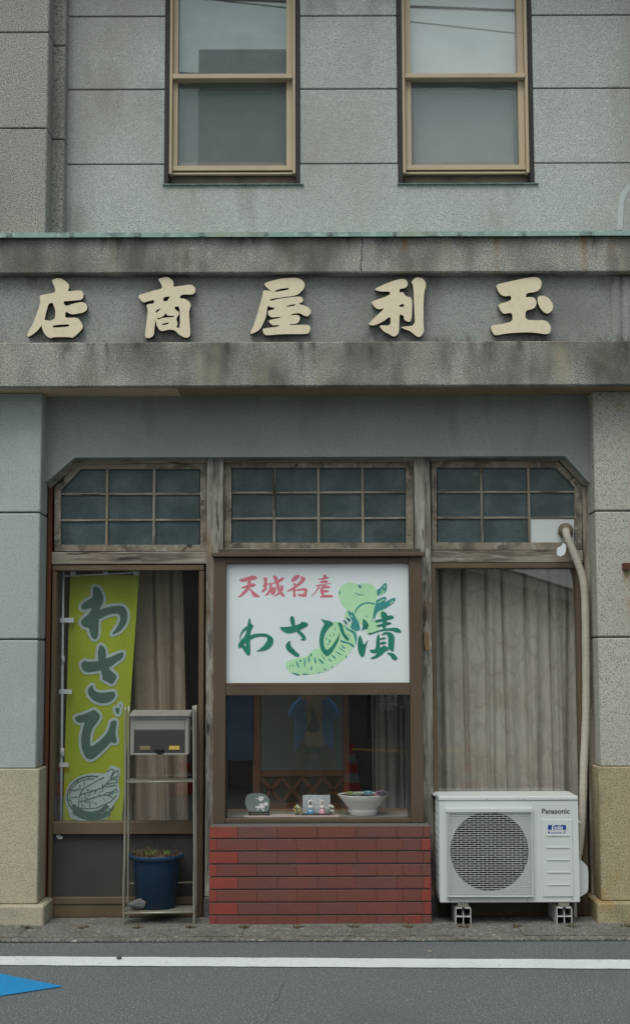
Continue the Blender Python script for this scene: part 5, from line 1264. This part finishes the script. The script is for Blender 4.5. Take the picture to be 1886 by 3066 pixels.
# inside the shop: lattice screen, poster
YX = .62
lat = thing('lattice_screen', 'wooden screen with diamond lattice standing inside behind the shelf', 'screen', (X(910, 2400, YX), YX, .03))
def ebox(nm, a, b, c_, d, Y0, Y1, mat): 
    p0, p1 = epx(a, b), epx(c_, d); return pbox(nm, p0[0], p0[1], p1[0], p1[1], Y0, Y1, mat, lat, .002)
x0, x1 = epx(305, 0)[0], epx(945, 0)[0]
ebox('stile', 305, -400, 355, 900, YX, YX + .03, 'screen_wood'); ebox('stile', 905, -400, 945, 900, YX, YX + .03, 'screen_wood')
ebox('rail', 356, 548, 904, 590, YX + .002, YX + .028, 'screen_wood'); ebox('rail', 356, 765, 904, 830, YX + .002, YX + .028, 'screen_wood')
ebox('paper', 355, -400, 905, 548, YX + .012, YX + .016, 'screen_paper')
ebox('backing', 355, 590, 905, 765, YX + .02, YX + .024, 'interior')
for k in range(4):
    a = 360 + k * 137
    for (p, q) in (((a, 598), (a + 137, 760)), ((a, 760), (a + 137, 598))):
        pa, pb = P(*epx(*p), YX + .008), P(*epx(*q), YX + .008); d = (pb - pa).normalized(); s = Vector((-d.z, 0, d.x)) * .009
        bm = bmesh.new(); yo = Vector((0, .006, 0))
        v = [bm.verts.new(c) for c in (pa - s, pb - s, pb + s, pa + s, pa - s + yo, pb - s + yo, pb + s + yo, pa + s + yo)]
        for f in ((0, 1, 2, 3), (7, 6, 5, 4), (0, 4, 5, 1), (1, 5, 6, 2), (2, 6, 7, 3), (3, 7, 4, 0)): bm.faces.new([v[i] for i in f])
        obj('lattice_bar', bm, 'screen_wood', lat)
tag(pbox('poster', *epx(140, 20), *epx(302, 480), .60, .61, 'poster_blue'), 'dark blue poster hanging inside left of the wooden screen', 'poster')

# ------------------------------------------------------------------ weeds in the gutter holes, pebbles
for i, px in enumerate(holes):
    x = HX[i + 2]
    w = thing('weed', ['withered weed in the gutter hole', 'dry weed in the gutter hole'][i % 2] + ' ' + ['by the left plinth', 'left of the steel rack', 'under the left leg of the rack', 'under the right leg of the rack', 'before the left end of the bricks', 'below the round plate ornament', 'below the two dolls', 'before the right end of the bricks', 'before the left mounting block', 'below the grille of the outdoor unit', 'before the right mounting block', 'by the right plinth'][i], 'weed', (x, ymid, .006), 'weeds in the gutter holes')
    stuff(blades('tuft', x, ymid, .006, .034, 50, .010, .036, .0022, 'weed', w, 1.6, i))
    stuff(blades('tuft', x + random.uniform(-.01, .02), ymid + .05, .012, .03, 10, .004, .014, .0012, 'weed', w, 2.0, i + 50))
for (px, py, r, mt, lab) in ((357, 2875, .014, 'rock', 'small dark pebble on the white line'), (1286, 2854, .009, 'plinth_granite', 'small pale pebble between gutter and white line')):
    p = G(px, py); tag(rock('pebble', (p.x, p.y, .0045), r, 1, .9, .7, px, mt), lab, 'pebble', 'pebbles on the road')

# scraps: torn tape on the kick panel, leaf litter at the rack's foot
sc_ = [(130, 285), (165, 278), (198, 300), (190, 312), (160, 318)]
tag(plate('tape_scrap', [zp(sc_, (120, 2400), 2.8, .008, .2)], [], .006, .003, 'plastic_white'), 'torn white tape scrap at the top of the dark left panel', 'tape')
lp = G(600, 2738)
lt = thing('leaf_litter', 'dark dead leaves gathered right of the steel rack', 'leaves', (lp.x, lp.y + .03, .009))
stuff(blades('leaves', lp.x, lp.y + .03, .009, .04, 60, .01, .035, .004, 'weed', lt, 2.2, 77))
# ------------------------------------------------------------------ what stands across the street (seen in the glass)
YGL = YU + .07
def cable(pts, r, yreal, lab):
    q = []
    for px, py in pts:
        p = P(px, py, 2 * YGL - yreal); q.append(Vector((p.x, yreal, p.z)))
    d = (q[-1] - q[0]) / (q[-1].x - q[0].x)
    q = [q[0] - d * (q[0].x + 14)] + q + [q[-1] + d * (14 - q[-1].x)]
    tag(obj('overhead_cable', tube(bmesh.new(), q, r, 6), 'cable'), lab, 'cable', 'overhead cables along the street')
cable([(761, -2), (1228, 17), (1543, 29)], .016, -5.0, 'thick overhead cable reflected at the top of the right upper window')
cable([(1228, 62), (1543, 97)], .008, -5.4, 'thin overhead cable reflected in the right upper window')
cable([(536, 215), (823, 230)], .009, -5.8, 'thin overhead cable reflected in the left upper window')
def mirror(px, py, yg, lean, yreal):
    """the real point across the street that glass at yg shows at this pixel"""
    h = P(px, py, yg); d = h - CAM; n = Vector((0, -1, lean)).normalized(); r = d - 2 * d.dot(n) * n
    return h + r * ((yreal - h.y) / r.y)
# office block and low house
blk = thing('office_block', 'grey flat-roofed building across the street', 'building', (0, -19, 0))
q0 = mirror(595, 147, YGL, 0, -19); q1 = mirror(880, 147, YGL, 0, -19)
box('wall', q0.x, q1.x + .6, -26, -19, 0, q0.z, 'block_wall', blk)
for j in range(3): box('window', q0.x + .4, q1.x + .1, -19.0, -18.97, 1.4 + j * 3.2, 2.8 + j * 3.2, 'block_window', blk)
hs_ = thing('gabled_house', 'low house with a gabled roof across the street', 'house', (-3.6, -15, 0))
m0, m1 = mirror(1447, 1709, .02, .02, -14.56), mirror(1728, 1796, .02, .02, -14.56)
sl = (m1.z - m0.z) / (m1.x - m0.x)
rx = -3.6; rz = m0.z + sl * (rx - m0.x); ex = 5.2; ez = rz + sl * (ex - rx); wx = -8.6; wz = rz + sl * (rx - wx)
plate('wall', [[(wx + .4, 0), (ex - .4, 0), (ex - .4, ez - .05), (rx, rz - .15), (wx + .4, wz - .05)]], [], -15, -6, 'house_wall', hs_)
for (a, b) in (((wx, wz), (rx, rz)), ((rx, rz), (ex, ez))):
    for nm, mt, ya, yb, d0, d1 in (('roof', 'house_roof', -21.3, -14.6, .02, .16), ('barge_board', 'house_trim', -14.6, -14.56, -.06, .10)):
        bm = bmesh.new(); v = [bm.verts.new((x, y, z + dz)) for (x, z) in (a, b) for y in (ya, yb) for dz in (d0, d1)]
        for f_ in ((0, 1, 3, 2), (4, 6, 7, 5), (0, 4, 5, 1), (2, 3, 7, 6), (0, 2, 6, 4), (1, 5, 7, 3)): bm.faces.new([v[i] for i in f_])
        obj(nm, bm, mt, hs_)
box('window', 2.2, 3.8, -15.0, -14.97, .9, 2.0, 'block_window', hs_)
# cones with bar
YC = -12.4
def cone(x, lab):
    t = thing('traffic_cone', lab, 'traffic cone', (x, YC, 0), 'traffic cones across the street')
    box('foot', x - .18, x + .18, YC - .18, YC + .18, .001, .03, 'cone_red', t, .01)
    h, rb, rt_ = .68, .13, .025; n = 5
    for k in range(n):
        z0_, z1_ = .03 + h * k / n, .03 + h * (k + 1) / n
        r0_, r1_ = rb + (rt_ - rb) * k / n, rb + (rt_ - rb) * (k + 1) / n
        obj('band', lathe(bmesh.new(), [(r0_, z0_), (r1_, z1_)], x, YC, 20), 'cone_red' if k % 2 == 0 else 'cone_white', t, smooth=False)
xc_ = [mirror(px, 2300, .02, .02, YC).x for px in (190, 556, 1052, 1402)]
for x, lab in zip(xc_, ('red and white cone reflected beside the banner pole', 'red and white cone reflected behind the rack', 'red and white cone reflected above the white bowl', 'red and white cone reflected in the grey curtain')): cone(x, lab)
tag(obj('cone_bar', tube(bmesh.new(), [(xc_[2], YC + .05, .62), (xc_[3], YC + .05, .58)], .017, 8), 'bar_yellow'), 'yellow bar between two traffic cones', 'bar')
sg = mirror(1180, 2098, -.11, .02, YC - 1.0)
ps = thing('parking_sign', 'dark green parking sign with white writing across the street', 'sign', (sg.x, YC - 1.0, 0))
sx, zc_ = sg.x - .3, sg.z
box('board', sx - .1, sx + 1.2, YC - 1.03, YC - 1.0, zc_ - .55, zc_ + .3, 'parking_green', ps, .004)
box('post', sx + .05, sx + .11, YC - 1.09, YC - 1.035, .001, zc_ + .2, 'galvanised', ps); box('post', sx + 1.0, sx + 1.06, YC - 1.09, YC - 1.035, .001, zc_ + .2, 'galvanised', ps)
text('writing', '駐車場', sx + .55, zc_, YC - .996, .3, 'sign_writing', ps, width=.95, face=1)
# ------------------------------------------------------------------ photographer (reflected in the display window)
def skin(name, pts, edges, mat, parent, root=0, sub=1):
    me = bpy.data.meshes.new(name); me.from_pydata([p[:3] for p in pts], edges, []); 
    o = bpy.data.objects.new(name, me); COL.objects.link(o)
    m1 = o.modifiers.new('skin', 'SKIN'); m1.use_smooth_shade = True
    for i, p in enumerate(pts):
        sv = me.skin_vertices[0].data[i]; sv.radius = (p[3], p[4] if len(p) > 4 else p[3]); sv.use_root = (i == root)
    m2 = o.modifiers.new('sub', 'SUBSURF'); m2.levels = sub; m2.render_levels = sub
    dg = bpy.context.evaluated_depsgraph_get(); dg.update()
    nm = bpy.data.meshes.new_from_object(o.evaluated_get(dg)); bpy.data.objects.remove(o)
    nm.name = name; nm.materials.clear(); nm.materials.append(MATS[mat])
    for p in nm.polygons: p.use_smooth = True
    o = bpy.data.objects.new(name, nm); COL.objects.link(o)
    if parent is not None: o.parent = parent; o.location = -Vector(parent.location)
    return o
px_, py_ = -.02, -8.36
per = thing('person', 'person in an open blue jacket holding up a camera, reflected in the display glass', 'person', (px_, py_, 0))
def pt(x, y, z, r, r2=None): return (px_ + x, py_ + y, z, r, r2 or r)
# body: 0 pelvis .. head, arms, legs
body = [pt(0, 0, .84, .13, .10), pt(0, 0, 1.0, .12, .09), pt(0, .01, 1.18, .14, .10), pt(0, .02, 1.30, .07, .06), pt(0, .03, 1.37, .05), pt(0, .05, 1.46, .085, .09), pt(0, .05, 1.55, .07, .08),
        pt(-.17, .02, 1.26, .06), pt(-.25, .12, 1.06, .045), pt(-.11, .27, 1.30, .032), pt(-.06, .30, 1.36, .03),
        pt(.17, .02, 1.26, .06), pt(.25, .12, 1.06, .045), pt(.11, .27, 1.30, .032), pt(.06, .30, 1.36, .03),
        pt(-.11, 0, .72, .082), pt(-.19, .02, .42, .056), pt(-.26, -.01, .08, .042), pt(-.28, .10, .035, .035),
        pt(.11, 0, .72, .082), pt(.19, .02, .42, .056), pt(.26, -.01, .08, .042), pt(.28, .10, .035, .035)]
ed = [(0, 1), (1, 2), (2, 3), (3, 4), (4, 5), (5, 6), (2, 7), (7, 8), (8, 9), (9, 10), (2, 11), (11, 12), (12, 13), (13, 14), (0, 15), (15, 16), (16, 17), (17, 18), (0, 19), (19, 20), (20, 21), (21, 22)]
skin('body', body, ed, 'skin', per, 0)
for s in (-1, 1):
    for k in range(4):
        b0 = (s * .055, .31, 1.375 - k * .018)
        skin('finger', [pt(b0[0], b0[1], b0[2], .009), pt(s * .035, .335, b0[2] + .004, .0085), pt(s * .010, .335, b0[2] + .004, .007)], [(0, 1), (1, 2)], 'skin', per)
    skin('finger', [pt(s * .06, .29, 1.36, .010), pt(s * .05, .28, 1.385, .009), pt(s * .03, .285, 1.395, .008)], [(0, 1), (1, 2)], 'skin', per)
def grow(idx, extra): return [tuple(body[i][:3]) + (body[i][3] + extra, body[i][4] + extra) for i in idx]
skin('shirt', [tuple(body[0][:3]) + (.145, .115)] + grow([1, 2, 3], .012), [(0, 1), (1, 2), (2, 3)], 'shirt', per)
for s, i0 in ((-1, 7), (1, 11)):
    ar = [tuple(body[2][:3]), ]
    skin('jacket_half', [pt(s * .11, .0, .66, .085, .12), pt(s * .105, 0, .95, .075, .12), pt(s * .105, .01, 1.15, .075, .12)] + grow([i0, i0 + 1, i0 + 2], .022), [(0, 1), (1, 2), (2, 3), (3, 4), (4, 5)], 'jacket_blue', per)
skin('trousers', [tuple(body[0][:3]) + (.135, .112)] + grow([15, 16, 17, 19, 20, 21], .02), [(0, 1), (1, 2), (2, 3), (0, 4), (4, 5), (5, 6)], 'trousers', per)
for s in (-1, 1): skin('boot', [pt(s * .25, -.02, .14, .058), pt(s * .26, -.01, .06, .058), pt(s * .28, .13, .042, .042)], [(0, 1), (1, 2)], 'boots', per)
skin('hair', [pt(0, .02, 1.47, .08, .09), pt(0, .03, 1.56, .085, .09)], [(0, 1)], 'hair', per)
cm = thing('camera_body', 'black camera held up by the person', 'camera', (px_, py_ + .3, 1.35))
box('body', px_ - .06, px_ + .06, py_ + .25, py_ + .29, 1.345, 1.425, 'lacquer_black', cm, .006)
bm = bmesh.new(); bmesh.ops.create_cone(bm, cap_ends=True, segments=20, radius1=.032, radius2=.03, depth=.04, matrix=Matrix.Translation((px_, py_ + .312, 1.385)) @ Matrix.Rotation(R(90), 4, 'X')); obj('lens', bm, 'lacquer_black', cm)
